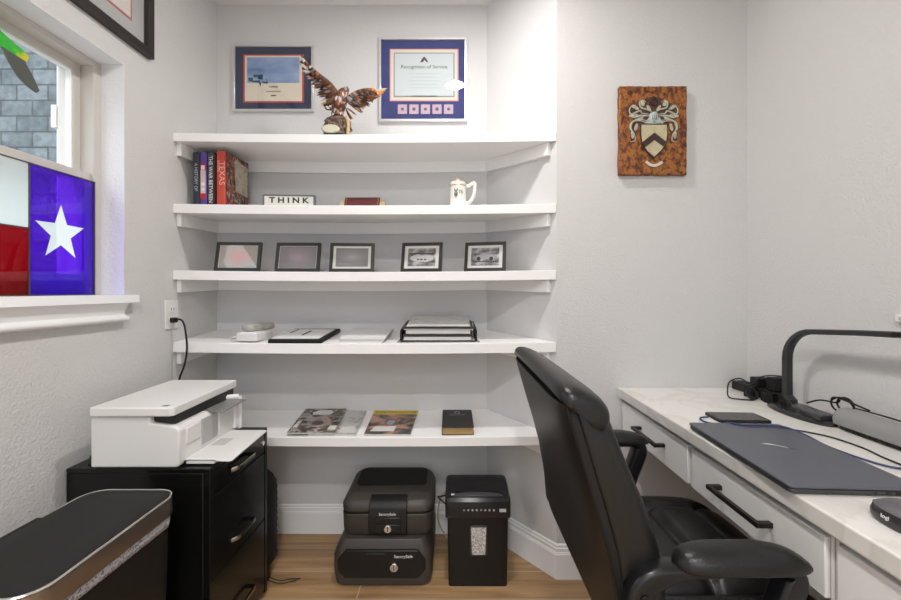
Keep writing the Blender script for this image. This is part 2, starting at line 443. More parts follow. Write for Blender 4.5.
# ------------------------------------------------------------------ alcove shelves
SH = [(1.796, .034, .014), (1.509, .037, .014), (1.240, .038, .012), (.949, .041, .020), (.570, .037, .020)]
XC, XH = (XL+XJ)/2, (XJ-XL)/2
def sag(X): return .007*(1-((X-XC)/XH)**2)
def top(i, X, Y):
    z, t, s = SH[i]; return z+s*(Y-YJ)/.3-sag(X)
SN = ['topmost white alcove shelf carrying the eagle statue', 'second white alcove shelf from the top carrying books and mug',
      'middle white alcove shelf carrying five small black picture frames', 'fourth white alcove shelf carrying papers and document tray',
      'lowest white alcove shelf carrying magazines and a black book']
for i, (z, t, s) in enumerate(SH):
    th = thing('wall_shelf', SN[i], 'shelf', (XC, (YB+YJ)/2, z), group='white shelves built into the alcove')
    m = M(); N = 24; rr = []
    for k in range(N+1):
        X0 = XL+.0005+(XJ-.003-XL)*k/N
        xf = X0; Xb = XL+.0005+(XA-.002-XL)*k/N
        rr.append([(xf, YJ, top(i, X0, YJ)-t), (Xb, YB-.0005, top(i, X0, YB)-t), (Xb, YB-.0005, top(i, X0, YB)), (xf, YJ, top(i, X0, YJ))])
    m.rings(rr); obj('shelf_board', m, WHITE, th, world=True, bevel=.0015, smooth=30)
    # cleats on the three walls, following the board
    m = M(); H = .052; th_ = .019; zb = z-t; 
    def cz_(X, Y): return top(i, X, Y)-t-.0005
    y0 = YJ+.022
    m.add([(XL, y0, cz_(XL, y0)-H), (XL+th_, y0, cz_(XL, y0)-H), (XL+th_, YB, cz_(XL, YB)-H), (XL, YB, cz_(XL, YB)-H),
           (XL, y0, cz_(XL, y0)), (XL+th_, y0, cz_(XL, y0)), (XL+th_, YB, cz_(XL, YB)), (XL, YB, cz_(XL, YB))],
          [(0,3,2,1),(4,5,6,7),(0,1,5,4),(1,2,6,5),(2,3,7,6),(3,0,4,7)])
    rr = []
    for k in range(13):
        X = XL+th_+(XA-XL-th_)*k/12; zt = top(i, XL+(XJ-XL)*k/12, YB)-t-.0005
        rr.append([(X, YB-th_, zt-H), (X, YB, zt-H), (X, YB, zt), (X, YB-th_, zt)])
    m.rings(rr)
    d = Vector((XJ-XA, YJ-YB)).normalized(); nn = Vector((d.y, -d.x))
    if nn.x > 0: nn = -nn
    a = Vector((XA, YB)); c = Vector((XJ, YJ))-d*.03
    vs = []
    for zz in (-H, 0):
        for q in (a-d*.0, c, c+nn*th_, a+nn*th_-d*.012):
            kx = XJ if q in (c,) else XA
            zt = top(i, XJ if (q-c).length < .05 else XA+.25, YJ if (q-c).length < .05 else YB)-t-.0005
            vs.append((q.x, q.y, zt+zz))
    m.add(vs, [(0,3,2,1),(4,5,6,7),(0,1,5,4),(1,2,6,5),(2,3,7,6),(3,0,4,7)])
    obj('support_cleat', m, WHITE, th, world=True, smooth=0, bevel=.001)
def px(x, Y): return (x-455)*Y/400
def pz(y, Y): return CZ-(y-290)*Y/400

# ------------------------------------------------------------------ framed certificates on the back wall
def wall_frame(name, label, cx, cz, w, h, fw, fm, layers, group=None):
    """layers: (part, inset l, r, b, t, material)"""
    t = thing(name, label, 'picture', (cx, YB, cz-h/2), group=group)
    m = M(); x0, x1, z0, z1 = -w/2, w/2, 0, h; D = .018
    m.box(x0, x0+fw, -D, 0, z0, z1); m.box(x1-fw, x1, -D, 0, z0, z1)
    m.box(x0+fw, x1-fw, -D, 0, z0, z0+fw); m.box(x0+fw, x1-fw, -D, 0, z1-fw, z1)
    obj('frame', m, fm, t, bevel=.0015)
    d = -.006
    for nme, l_, r_, b_, t_, mm in layers:
        m = M(); m.box(x0+l_, x1-r_, d-.0012, d, z0+b_, z1-t_); obj(nme, m, mm, t, smooth=0); d -= .0012
    return t, d, h, w
def pane(t, w, h, fw, y=-.0145):
    obj('glass_pane', M().box(-w/2+fw, w/2-fw, y, y+.0015, fw, h-fw), GLASS, t, smooth=0)
k = .00475
NAVY = mat('navy_mat_board', (.03, .045, .095), .8); BLUEM = mat('royal_blue_mat_board', (.028, .042, .19), .8, var=.15, vscale=30)
REDL = mat('red_mat_edge', (.5, .06, .06), .7); CREAM = mat('cream_paper', (.78, .72, .60), .8)
PINK = mat('pink_mat_edge', (.78, .38, .38), .7); PALE = mat('pale_certificate', (.60, .67, .69), .8)
GREYL = mat('grey_line', (.30, .34, .38), .7)
SKYP = ramp_mat('blue_print', [(.35, (.12, .2, .42)), (.5, (.25, .36, .6)), (.7, (.42, .52, .70))], (5, 5, 14), rough=.6)
w, h = 81*k, 67*k
t1, d, _, _ = wall_frame('framed_certificate', 'silver framed certificate with dark navy mat and blue picture, left on the back wall', px(274.5, YB), 2.160+.009, w, h, .011, SILVER, [
    ('mat_board', .008, .008, .008, .008, NAVY), ('mat_edge', 9.6*k, 10.2*k, 9.2*k, 9.2*k, REDL), ('certificate', 11.6*k, 12*k, 10.7*k, 10.7*k, CREAM),
    ('picture_print', 14*k, 14.5*k, 29*k, 12.5*k, SKYP)])
m = M()
for (a, b_, c_, e_) in ((15, 20, 33, 37), (19, 27, 36, 38), (24, 30, 30, 35), (29, 35, 37, 39), (26, 28, 38, 41.5), (20, 24, 30, 33), (33, 34, 35, 38)):
    m.prism([(-w/2+a*k, b_*0+(h-c_*k)), (-w/2+b_*k, h-(c_-.3)*k), (-w/2+b_*k*.99, h-e_*k), (-w/2+(a+.8)*k, h-(e_-.6)*k)][::-1], d-.0006, d, 'y')
m2 = Matrix.Translation((0, 0, -.0)); 
for v in m.v: v.z -= 0
obj('picture_figure', m, mat('teal_ink', (.03, .09, .13), .7), t1, smooth=0)
for i_, (s_, yy, sz) in enumerate((('Certificate', 25, .010), ('~~~~~~~~~', 20.5, .007), ('###', 16, .008))):
    if i_ == 0: lettering('printed_lines', 'Certificate', sz, (0, d, yy*k), parent=t1)
m = M(); m.box(-.035, .035, d-.0004, d, 20.2*k, 20.6*k); m.box(-.012, .012, d-.0004, d, 15.6*k, 16.6*k); obj('signature_lines', m, INK, t1, smooth=0)
pane(t1, w, h, .011)
w, h = 88.5*k, 84.5*k
t2, d, _, _ = wall_frame('framed_certificate', 'larger silver framed certificate with royal blue mat and five small insets', px(423, YB), 2.159+.003, w, h, .012, SILVER, [
    ('mat_board', .008, .008, .008, .008, BLUEM), ('mat_edge', 11*k, 8.5*k, 21*k, 11*k, PINK), ('mat_edge', 12.2*k, 9.7*k, 22.2*k, 12.2*k, CREAM),
    ('certificate_border', 15*k, 12.4*k, 24.8*k, 15*k, GREYL), ('certificate', 16.2*k, 13.6*k, 26*k, 16.2*k, PALE)])
xc = (16.2-13.6)*k/2
lettering('certificate_heading', 'Recognition of Service', .0245, (xc, d, h-29.5*k), parent=t2, material=mat('brown_grey_ink', (.10, .08, .09), .7))
lettering('certificate_lines', 'is presented this certificate', .011, (xc, d, h-58.5*k), parent=t2)
m = M()
for q in range(5): m.box(xc-.075+.008*(q % 2), xc+.075-.008*(q % 2), d-.0003, d, h-(36+3.6*q)*k, h-(36.35+3.6*q)*k)
obj('certificate_text', m, mat('faint_ink', (.42, .48, .5), .8), t2, smooth=0)
m = M(); zz = h-22*k
m.prism([(xc-.019, zz-.014), (xc-.010, zz+.002), (xc-.002, zz+.012), (xc+.003, zz+.012), (xc+.012, zz+.001), (xc+.02, zz-.014), (xc+.010, zz-.012), (xc+.002, zz-.002), (xc-.006, zz-.013)], d-.0006, d, 'y')
obj('certificate_emblem', m, mat('plum_ink', (.09, .03, .06), .7), t2, smooth=0)
for q in range(5):
    x = -w/2+(19.5+11.6*q+4.2)*k; z0 = 12.8*k
    a = obj('inset_badge', M().box(x-4.6*k, x+4.6*k, -.0105, -.0075, z0-4.7*k, z0+4.7*k), mat('badge_backing', (.55, .42, .48), .7), t2, smooth=0)
    m = M(); m.disc((x, -.0112, z0), .008+.001*(q % 2), .0008, 'y', 5+q); obj('badge_emblem', m, mat('badge_ink', (.12, .09, .2), .6), a, smooth=0)
pane(t2, w, h, .012)

# framed picture on the left wall, above the window
py0, py1, pz0, pz1 = .98, 1.490, 2.017, 2.45
lf = thing('wall_picture', 'black framed picture with grey mat high on the left wall', 'picture', (XL, (py0+py1)/2, pz0))
def lw(nme, y0, y1, z0, z1, x0, x1, mm, ring=0):
    m = M()
    if ring:
        m.box(x0, x1, y0, y0+ring, z0, z1); m.box(x0, x1, y1-ring, y1, z0, z1)
        m.box(x0, x1, y0+ring, y1-ring, z0, z0+ring); m.box(x0, x1, y0+ring, y1-ring, z1-ring, z1)
    else: m.box(x0, x1, y0, y1, z0, z1)
    obj(nme, m, mm, lf, world=True, bevel=.001 if ring else 0, smooth=0)
lw('frame', py0, py1, pz0, pz1, XL, XL+.022, mat('dark_brown_frame', (.022, .017, .014), .4), .030)
lw('mat_board', py0+.028, py1-.028, pz0+.028, pz1-.028, XL+.002, XL+.005, mat('grey_mat_board', (.50, .50, .50), .8))
lw('mat_edge', py0+.085, py1-.085, pz0+.088, pz1-.085, XL+.005, XL+.0062, mat('dusty_red_edge', (.50, .13, .12), .7))
lw('print', py0+.092, py1-.092, pz0+.095, pz1-.092, XL+.0062, XL+.0072, mat('warm_paper', (.78, .72, .68), .8))
lw('glass_pane', py0+.028, py1-.028, pz0+.028, pz1-.028, XL+.014, XL+.0155, GLASS)

# ------------------------------------------------------------------ coat of arms plaque
PX, PZ, PW, PH = px(652.5, 1.6), pz(131, 1.6), .268, .352
pl = thing('wall_plaque', 'brown wooden plaque with a cream coat of arms shield', 'plaque', (PX, YJ, PZ-PH/2))
WOODP = ramp_mat('burnished_wood', [(.34, (.05, .014, .007)), (.46, (.17, .05, .012)), (.58, (.38, .14, .025)), (.70, (.13, .038, .012))], (55, 55, 45), detail=8, rough=.5, distort=.5, bump=.3)
m = M(); out = []
for a, b_ in (((-1, -1), (1, -1)), ((1, -1), (1, 1)), ((1, 1), (-1, 1)), ((-1, 1), (-1, -1))):
    for q in range(16):
        t = q/16; x = (a[0]+(b_[0]-a[0])*t)*PW/2; z = (a[1]+(b_[1]-a[1])*t)*PH/2
        out.append((x+R.uniform(-.0014, .0014), z+PH/2+R.uniform(-.0014, .0014)))
m.prism(out, -.024, 0, 'y'); obj('board', m, WOODP, pl, bevel=.003)
# edge rim
def Q(ix, iy): return (((ix-235)/471*77)*.004, PH/2-((iy-302)/600*98)*.004)   # plaque-local from its own picture
CR = mat('cream_relief', (.50, .44, .28), .6, var=.15, vscale=40); DK = mat('dark_relief', (.045, .02, .018), .6)
SG = mat('sage_relief', (.42, .46, .38), .6, var=.25, vscale=60)
m = M(); m.prism([Q(*p) for p in ((153, 266), (318, 266), (320, 330), (312, 385), (285, 430), (236, 478), (190, 435), (160, 390), (152, 330))][::-1], -.028, -.024, 'y'); obj('shield_edge', m, DK, pl, bevel=.001)
m = M(); m.prism([Q(*p) for p in ((160, 272), (312, 272), (314, 330), (306, 382), (280, 424), (236, 466), (195, 430), (166, 385), (159, 330))][::-1], -.031, -.027, 'y'); obj('shield', m, CR, pl, bevel=.001)
m = M(); m.prism([Q(*p) for p in ((236, 320), (308, 376), (290, 404), (236, 366), (178, 410), (160, 380))][::-1], -.033, -.030, 'y'); obj('chevron', m, DK, pl, bevel=.0008)
m = M(); c = Q(236, 222)
m.rings([[(c[0]+r*math.cos(2*PI*q/14), -.024-yy, c[1]+1.15*r*math.sin(2*PI*q/14)) for q in range(14)] for r, yy in ((.019, 0), (.018, .005), (.013, .009), (.004, .011))])
m.prism([Q(*p) for p in ((180, 262), (205, 225), (222, 235), (236, 265))][::-1], -.030, -.024, 'y'); m.prism([Q(*p) for p in ((292, 262), (267, 225), (250, 235), (236, 265))], -.030, -.024, 'y')
obj('helmet', m, mat('pale_blue_relief', (.40, .47, .45), .55, var=.3, vscale=80), pl, smooth=40)
m = M()
for q in range(4): m.box(c[0]-.009+q*.005, c[0]-.0075+q*.005, -.0345, -.032, c[1]-.012, c[1]+.003)
obj('helmet_visor', m, DK, pl)
def curl(pts, r0, mir=False):
    P = []
    for a, b_ in pts:
        if mir: a = 470-a
        q = Q(a, b_); P.append((q[0], -.026, q[1]))
    P = spline(P, 6); return P, [r0*(1-.6*abs(2*i/(len(P)-1)-.8)) for i in range(len(P))]
m = M()
for pts, r0 in (([(185, 255), (150, 245), (110, 250), (95, 290), (118, 330), (122, 365), (95, 372)], .0052),
                ([(205, 215), (160, 215), (115, 225), (88, 220)], .0062), ([(205, 205), (165, 200), (150, 185), (100, 205), (88, 180), (105, 152), (128, 150)], .0048),
                ([(222, 190), (190, 175), (158, 165), (150, 135), (170, 120), (190, 132)], .0050),
                ([(190, 245), (140, 235), (95, 262), (90, 300)], .0038)):
    P, rr = curl(pts, r0); m.tube(P, [q*.72 for q in rr], 7, up=(0, 1, 0))
    P, rr = curl(pts, r0, True); m.tube(P, [q*.72 for q in rr], 7, up=(0, 1, 0))
obj('mantling', m, SG, pl)
m = M()
for pts in (((150, 250), (95, 200), (85, 160), (110, 145), (150, 130), (190, 108), (235, 95)),):
    L = [Q(*p) for p in pts]; L2 = [(-a, b_) for a, b_ in L[::-1]][1:]
    low = [Q(380, 300), Q(372, 375), Q(345, 350), Q(330, 275)]; low2 = [(-a, b_) for a, b_ in low[::-1]]
    m.prism((L+L2+low+low2)[::-1], -.0252, -.0238, 'y')
obj('mantling_ground', m, mat('mantling_brown', (.085, .034, .016), .6, var=.4, vscale=50), pl)
LF = mat('leaf_relief', (.44, .42, .33), .6, var=.35, vscale=90)
for a, b_, w_, h_, rt in ((112, 215, 30, 11, .1), (105, 330, 9, 26, .1), (122, 165, 26, 10, -.5), (168, 140, 12, 18, .3), (150, 235, 28, 9, .5), (205, 170, 10, 22, .5), (128, 285, 10, 24, -.3)):
    for sd in (1, -1):
        q = Q(a, b_); m = M()
        m.prism([(sd*(q[0]+(w_*math.cos(t)*math.cos(rt)-h_*math.sin(t)*math.sin(rt))*.00065), q[1]+(w_*math.cos(t)*math.sin(rt)+h_*math.sin(t)*math.cos(rt))*.00065) for t in [2*PI*k_/10 for k_ in range(10)]], -.0285, -.025, 'y')
        obj('mantling_leaf', m, LF, pl, bevel=.0006)
m = M(); c = Q(238, 135); m.disc((c[0], -.030, c[1]), .012, .006, 'y', 12); m.disc((c[0], -.030, c[1]+.015), .008, .006, 'y', 10)
for a in (-1, 1): P = spline([(c[0], -.027, c[1]-.01), (c[0]+a*.016, -.027, c[1]-.004), (c[0]+a*.014, -.027, c[1]+.012)], 5); m.tube(P, .0022, 6)
obj('crest', m, DK, pl)
P = spline([(Q(188, 492)[0], -.026, Q(188, 492)[1]), (Q(212, 512)[0], -.026, Q(212, 512)[1]), (Q(238, 518)[0], -.026, Q(238, 518)[1]), (Q(262, 512)[0], -.026, Q(262, 512)[1]), (Q(288, 495)[0], -.026, Q(288, 495)[1])], 6)
m = M(); m.tube(P, .0062, 6, rx=.002, up=(0, 0, 1)); obj('motto_scroll', m, mat('scroll_paint', (.62, .58, .48), .6), pl)

# ------------------------------------------------------------------ eagle statue
eY = 1.70; ek = eY/400; ez = top(0, px(334, eY), eY)
eag = thing('eagle_statue', 'bronze eagle statue with spread wings on a rocky base', 'statue', (px(336, eY), eY, ez))
def E(x, y, dy=0): return Vector(((x-334)*ek, dy, pz(y, eY)-ez))
FEM = [mat('feather_brown', (.13, .055, .03), .5, .2), mat('feather_dark', (.045, .028, .022), .5, .2), mat('feather_rust', (.34, .13, .06), .5, .2),
       mat('feather_pale', (.55, .50, .46), .5, .1), mat('feather_orange', (.60, .27, .10), .5, .1), mat('feather_grey', (.28, .26, .27), .5, .1)]
def feather(m, a, d, L, W, nrm, mi, curve=.15):
    d = d.normalized(); nrm = Vector(nrm).normalized(); s_ = d.cross(nrm).normalized(); m.cur = mi
    st = [(0, .25), (.2, .8), (.5, 1), (.8, .75), (1, .12)]; rr = []
    for t, ww in st:
        c = a+d*L*t+nrm*(-curve*L*t*t)
        rr.append([c-s_*W*ww/2, c+nrm*.0022, c+s_*W*ww/2, c-nrm*.001])
    m.rings(rr)
def wing(m, pts, feath, tipmats):
    P = spline(pts, 8); n = len(P)
    tan = [(P[min(i+1, n-1)]-P[max(i-1, 0)]).normalized() for i in range(n)]
    m.cur = 0; m.tube(P, [.011*(1-.65*i/(n-1)) for i in range(n)], 8)
    for row, (L, dyo, frac) in enumerate(feath):
        for i in range(0, n):
            t = i/(n-1)
            if t < frac: continue
            base = tan[i]; down = Vector((base.z, 0, -base.x))
            if down.z > .2 or (abs(down.z) < .2 and down.x > 0 and pts[-1].x < 0 and False): down = -down
            dd = (down*(1-.5*t)+base*(.30+.6*t)).normalized()+Vector((R.uniform(-.08, .08), R.uniform(-.1, .1), R.uniform(-.08, .08)))
            Lf = L*(1.0-.55*t)*R.uniform(.9, 1.1)
            if t > .8: mi = R.choice(tipmats)
            elif row == 0: mi = R.choice(tipmats+[0, 1, 0, 2])
            else: mi = R.choice([0, 1, 2, 0, 1, 5])
            feather(m, P[i]+Vector((0, dyo, 0)), dd, Lf, .014, (0, -1, .1), mi)
m = M(); wing(m, [E(338, 98), E(328, 84, .0), E(318, 76, -.01), E(306, 66, -.02)], [(.085, .006, 0), (.068, -.002, 0), (.05, -.008, 0), (.036, -.012, 0), (.024, -.016, 0)], [3, 3, 0])
for q in range(5): feather(m, E(312, 74, -.012), E(300.5+q*1.6, 57+q*4.5, -.03)-E(312, 74, -.012), .087-q*.010, .013, (0, -1, 0), [0, 3, 3, 3, 5][q], .05)
obj('left_wing', m, FEM, eag, smooth=60)
m = M(); wing(m, [E(344, 100), E(354, 93, .0), E(364, 91.5, -.01), E(372, 93, -.02)], [(.085, .006, 0), (.068, -.002, 0), (.052, -.008, 0), (.038, -.012, 0), (.024, -.016, 0)], [4, 2, 0])
for q in range(6): feather(m, E(367, 95, -.014), E(388-q*1.2, 91+q*2.4, -.03)-E(367, 95, -.014), .085-q*.007, .012, (0, -1, 0), [3, 4, 4, 4, 2, 2][q], .05)
obj('right_wing', m, FEM, eag, smooth=60)
m = M(); m.cur = 0
ax = [(E(346, 89), .008), (E(343, 91), .018), (E(341, 96, -.005), .028), (E(338, 103, -.010), .032), (E(336, 110), .028), (E(337, 118), .006)]
m.tube([a for a, r in ax], [r for a, r in ax], 12)
for q in range(130):
    t = R.random(); i = min(int(t*4)+1, 4); a = ax[i][0]; ang = R.uniform(-1.6, 1.6)
    o_ = Vector((math.sin(ang), -abs(math.cos(ang)), 0)); feather(m, a+o_*ax[i][1]*.9+Vector((0, 0, R.uniform(-.012, .014))), Vector((R.uniform(-.35, .35), -.25, -1)), .022, .010, o_, R.choice([0, 1, 1, 2, 5, 3]))
for q in range(5): feather(m, E(344, 108), E(350+q, 122-q*2)-E(344, 108), .05, .012, (0, -1, .2), R.choice([3, 0, 1]))
obj('body', m, FEM, eag, smooth=60)
m = M()
m.tube([E(337, 100, -.012), E(333, 102, -.02), E(329, 105, -.024), E(327, 107, -.026)], [.014, .014, .012, .007], 10)
hd = obj('head', m, FEM[0], eag)
m = M(); m.tube([E(328, 105.5, -.026), E(325, 106, -.03), E(322.5, 107.5, -.032), E(322, 110, -.03)], [.006, .0045, .003, .0006], 8)
obj('beak', m, GOLD, hd)
m = M(); 
for s_ in (-1, 1):
    m.tube(spline([E(336+s_*2, 110, s_*.01), E(330+s_*3, 112, s_*.012-.01), E(326+s_*2, 108, -.016+s_*.01)], 4), .003, 6)
    for q in range(3): m.tube([E(326+s_*2, 108, -.016), E(322+q*2.5, 104.5+q*.5, -.02+q*.004)], [.0026, .0006], 6)
obj('talons', m, FEM[1], eag)
m = M(); m.cur = 0
prof = [(.044, 0), (.050, .012), (.048, .03), (.056, .05), (.055, .070), (.048, .086), (.036, .098), (.014, .112)]
rr = []
for r, z in prof:
    rr.append([((r*(1+.22*math.sin(3.1*q+z*90)+R.uniform(-.1, .1)))*math.cos(2*PI*q/18)*.98+(0.006 if z > .05 else .003), (r*(1+R.uniform(-.12, .12)))*math.sin(2*PI*q/18)*.7, z+R.uniform(-.004, .004)*(z > 0)) for q in range(18)])
m.rings(rr); obj('rock', m, ramp_mat('statue_rock', [(.34, (.018, .014, .011)), (.5, (.10, .06, .04)), (.6, (.24, .19, .15)), (.7, (.04, .028, .02))], (70, 70, 70), rough=.6, bump=.5), eag, smooth=20)
m = M(); m.lathe([(.066, 0), (.070, .006), (.068, .014), (.060, .02)], 30, sx=1.0, sy=.72); obj('base', m, BLACK, eag)
m = M(); m.tube(spline([E(345, 118, -.02), E(348, 126, -.025), E(347, 137, -.025)], 5), [.003]+[.0075]*9+[.006], 8)
obj('driftwood', m, mat('pale_gold_resin', (.5, .34, .17), .5, var=.4, vscale=60), eag)
m = M(); m.rings([[(-.006+r*math.cos(2*PI*q/22)*.9, -.056-yy, .031+.42*r*math.sin(2*PI*q/22)) for q in range(22)] for r, yy in ((.040, -.012), (.040, .0), (.036, .003))])
obj('name_plate', m, mat('ivory_plate', (.60, .58, .46), .4), eag)


# ------------------------------------------------------------------ books, sign, stein on the second shelf
def book(label, x, w, hgt, dep, spine, cover, yf, rz=0, name='book', extra=None):
    X = px(x, yf); z = top(1, X, yf+.08)+.0
    b_ = thing(name, label, 'book', (X, yf, z), rz, group='books standing at the left end of the second shelf')
    m = M(); rr = []
    pts = [(0, .004), (.004, 0), (w-.004, 0), (w, .004), (w, dep), (w-.0025, dep), (w-.0025, .006), (.0025, .006), (.0025, dep), (0, dep)]
    m.prism(pts[::-1], 0, hgt, 'z'); obj('cover', m, [spine], b_, bevel=.0008)
    obj('pages', M().box(.0026, w-.0026, .0062, dep-.004, .004, hgt-.004), CREAM, b_, smooth=0)
    return b_, w, hgt, dep
NV = mat('book_navy', (.025, .028, .05), .45); PU = mat('book_purple', (.10, .05, .30), .45); DG = mat('book_charcoal', (.05, .055, .06), .45)
RB = mat('book_red', (.55, .07, .045), .45); WI = mat('white_print', (.75, .75, .73), .6); RI = mat('red_print', (.45, .02, .03), .6)
yf = 1.685
b1, *_ = book('navy book with pale lettering, leftmost on the second shelf', 192.5, .029, .226, .155, NV, NV, yf)
lettering('spine_title', 'A HISTORY OF', .018, (.0145, -.0006, .12), 'spine', mat('pale_print', (.45, .47, .52), .6), b1)
b2, *_ = book('slim purple book with red and white spine, second from left', 199.7, .029, .227, .155, PU, PU, yf)
m = M(); m.box(.004, .025, -.0010, 0, .03, .15); obj('spine_panel', m, mat('pale_pink_print', (.62, .50, .50), .6), b2, smooth=0)
for z0, z1 in ((.15, .178), (.028, .052)):
    obj('spine_band', M().box(.003, .026, -.0014, -.0003, z0, z1), RI, b2, smooth=0)
for z0, z1, a0, a1 in ((.085, .098, .008, .021), (.152, .170, .007, .022), (.062, .076, .009, .020)):
    obj('spine_spot', M().box(a0, a1, -.0019, -.001, z0, z1), WI, b2, smooth=0)
b3, *_ = book('charcoal book with large white spine lettering', 207.2, .0285, .226, .155, DG, DG, yf)
lettering('spine_title', 'THE WAR BETWEEN', .0215, (.0142, -.0006, .112), 'spine', WI, b3)
b3b, *_ = book('very thin dark maroon book beside the red one', 214.2, .0075, .215, .15, mat('book_maroon', (.07, .012, .018), .5), NV, yf+.004)
b4, bw, bh, bd = book('thick red book with a patterned cover, rightmost of the standing books', 216.3, .037, .228, .165, RB, RB, yf-.012, -.075)
lettering('spine_title', 'TEXAS', .034, (.024, -.0006, .135), 'spine', mat('light_red_print', (.80, .42, .34), .6), b4)
lettering('spine_author', 'SAVING', .014, (.010, -.0006, .165), 'spine', mat('light_red_print', (.80, .42, .34), .6), b4)
CV = ramp_mat('cover_art', [(.36, (.02, .022, .02)), (.46, (.06, .05, .04)), (.52, (.42, .05, .03)), (.555, (.03, .025, .022)), (.62, (.45, .38, .28)), (.66, (.04, .03, .03))], (1, 22, 13), detail=2, rough=.35, distort=1.8)
m = M(); m.box(bw, bw+.0008, .006, bd, 0.001, bh-.001); cva = obj('cover_art', m, CV, b4, smooth=0)
m = M(); m.prism([(.075, .075), (.158, .068), (.160, .20), (.07, .215), (.062, .20)], bw+.0008, bw+.0016, 'x')
obj('parchment_panel', m, ramp_mat('parchment', [(.3, (.30, .26, .19)), (.5, (.47, .42, .32)), (.62, (.52, .46, .36)), (.7, (.45, .16, .12))], (10, 30, 40), detail=3, rough=.5), cva, smooth=0)

tY = 1.74
sg = thing('desk_sign', 'small grey framed sign reading THINK on the second shelf', 'sign', (px(289.5, tY), tY, top(1, px(289.5, tY), tY)), .07)
obj('frame', M().prism(rrect(-.112, .112, 0, .064, .006, 3)[::-1], -.006, .006, 'y'), mat('sign_grey', (.14, .16, .18), .5), sg, bevel=.001)
obj('face', M().box(-.103, .103, -.0075, -.005, .004, .0565), mat('sign_ivory', (.74, .73, .68), .6), sg, smooth=0)
lettering('sign_lettering', 'T H I N K', .033, (0, -.0076, .0385), parent=sg, material=mat('sign_ink', (.03, .035, .03), .6), sx=1.22, bold=.0011)
npY = 1.74
npx = px(362.5, npY)
npl = thing('desk_nameplate', 'maroon nameplate on a small wooden base on the second shelf', 'nameplate', (npx, npY, top(1, npx, npY)))
obj('wooden_base', M().prism([(-.02, 0), (.03, 0), (.03, .035), (.012, .047)][::-1], -.098, .098, 'x'), mat('honey_wood', (.55, .42, .28), .5, var=.15, vscale=30), npl, bevel=.0015)
m = M(); m.prism([(-.026, .004), (-.02, .002), (.010, .054), (.004, .056)][::-1], -.076, .076, 'x')
obj('maroon_plate', m, mat('maroon_plate', (.10, .018, .02), .4), npl, bevel=.001)
m = M()
for sx_ in (-1, 1):
    for q in range(4): m.disc((sx_*.069, -.0205+.0062*q-.0012, .0145+q*.0108), .0022, .003, 'y', 8)
obj('gold_studs', m, GOLD, npl)
# stein
mY = 1.70; mX = px(458, mY); mz = top(1, mX, mY)
mug = thing('beer_stein', 'white ceramic stein with gold rim on the second shelf', 'mug', (mX, mY, mz))
CER = mat('white_ceramic', (.80, .79, .75), .15)
obj('body', M().lathe([(.036, 0), (.038, .004), (.0365, .010), (.035, .03), (.034, .07), (.0335, .085), (.0345, .095), (.0335, .10), (.0345, .108), (.0335, .112), (.031, .112), (.030, .10), (.030, .01)], 36), CER, mug, smooth=50)
P = spline([(.031, 0, .092), (.046, 0, .094), (.062, 0, .106), (.071, 0, .105), (.071, 0, .085), (.068, 0, .06), (.058, 0, .036), (.044, 0, .022), (.033, 0, .020)], 6)
obj('handle', M().tube(P, .0052, 10, rx=.0075, up=(0, 1, 0)), CER, mug)
m = M()
for z in (.0915, .1095): m.lathe([(.0352, z), (.0358, z+.0016), (.0352, z+.003)], 36)
obj('gold_rim', m, GOLD, mug)
m = M(); m.T = Matrix.Rotation(-.25, 4, 'Z')
for (a, z, w_, h_) in ((0, .052, .014, .014), (0, .066, .010, .008), (-.006, .072, .003, .008), (.006, .072, .003, .008), (0, .042, .004, .012)):
    m.box(a-w_/2, a+w_/2, -.0362, -.033, z-h_/2, z+h_/2)
obj('crest', m, mat('crest_grey', (.16, .18, .17), .5), mug)
q = M(); q.mesh(text_mesh('75', .020), Matrix.Rotation(.32, 4, 'Z') @ basis((0, -.0349, .062), (1, 0, 0), (0, 0, 1), (0, -1, 0))); obj('number', q, mat('crest_grey', (0, 0, 0)), mug, smooth=0)

# ------------------------------------------------------------------ five small frames on the middle shelf
def photo_mat(name, base, spot, sc, car=False):
    m = bpy.data.materials.new(name); n, l = nt(m); b = n['Principled BSDF']; b.inputs['Roughness'].default_value = .5
    tc = n.new('ShaderNodeTexCoord'); mp = n.new('ShaderNodeMapping'); mp.inputs['Scale'].default_value = sc; mp.inputs['Location'].default_value = (.0, 0, 0)
    l.new(tc.outputs['Object'], mp.inputs['Vector'])
    g = n.new('ShaderNodeTexGradient'); g.gradient_type = 'QUADRATIC_SPHERE'; l.new(mp.outputs[0], g.inputs[0])
    mx = n.new('ShaderNodeMix'); mx.data_type = 'RGBA'; mx.inputs[6].default_value = (*base, 1); mx.inputs[7].default_value = (*spot, 1)
    l.new(g.outputs['Fac'], mx.inputs['Factor'])
    l.new(mx.outputs[2], b.inputs['Base Color']); return m
BWP = ramp_mat('bw_landscape', [(.3, (.03, .03, .035)), (.45, (.13, .13, .14)), (.55, (.30, .30, .31)), (.72, (.62, .62, .63))], (26, 26, 60), detail=6, rough=.5)
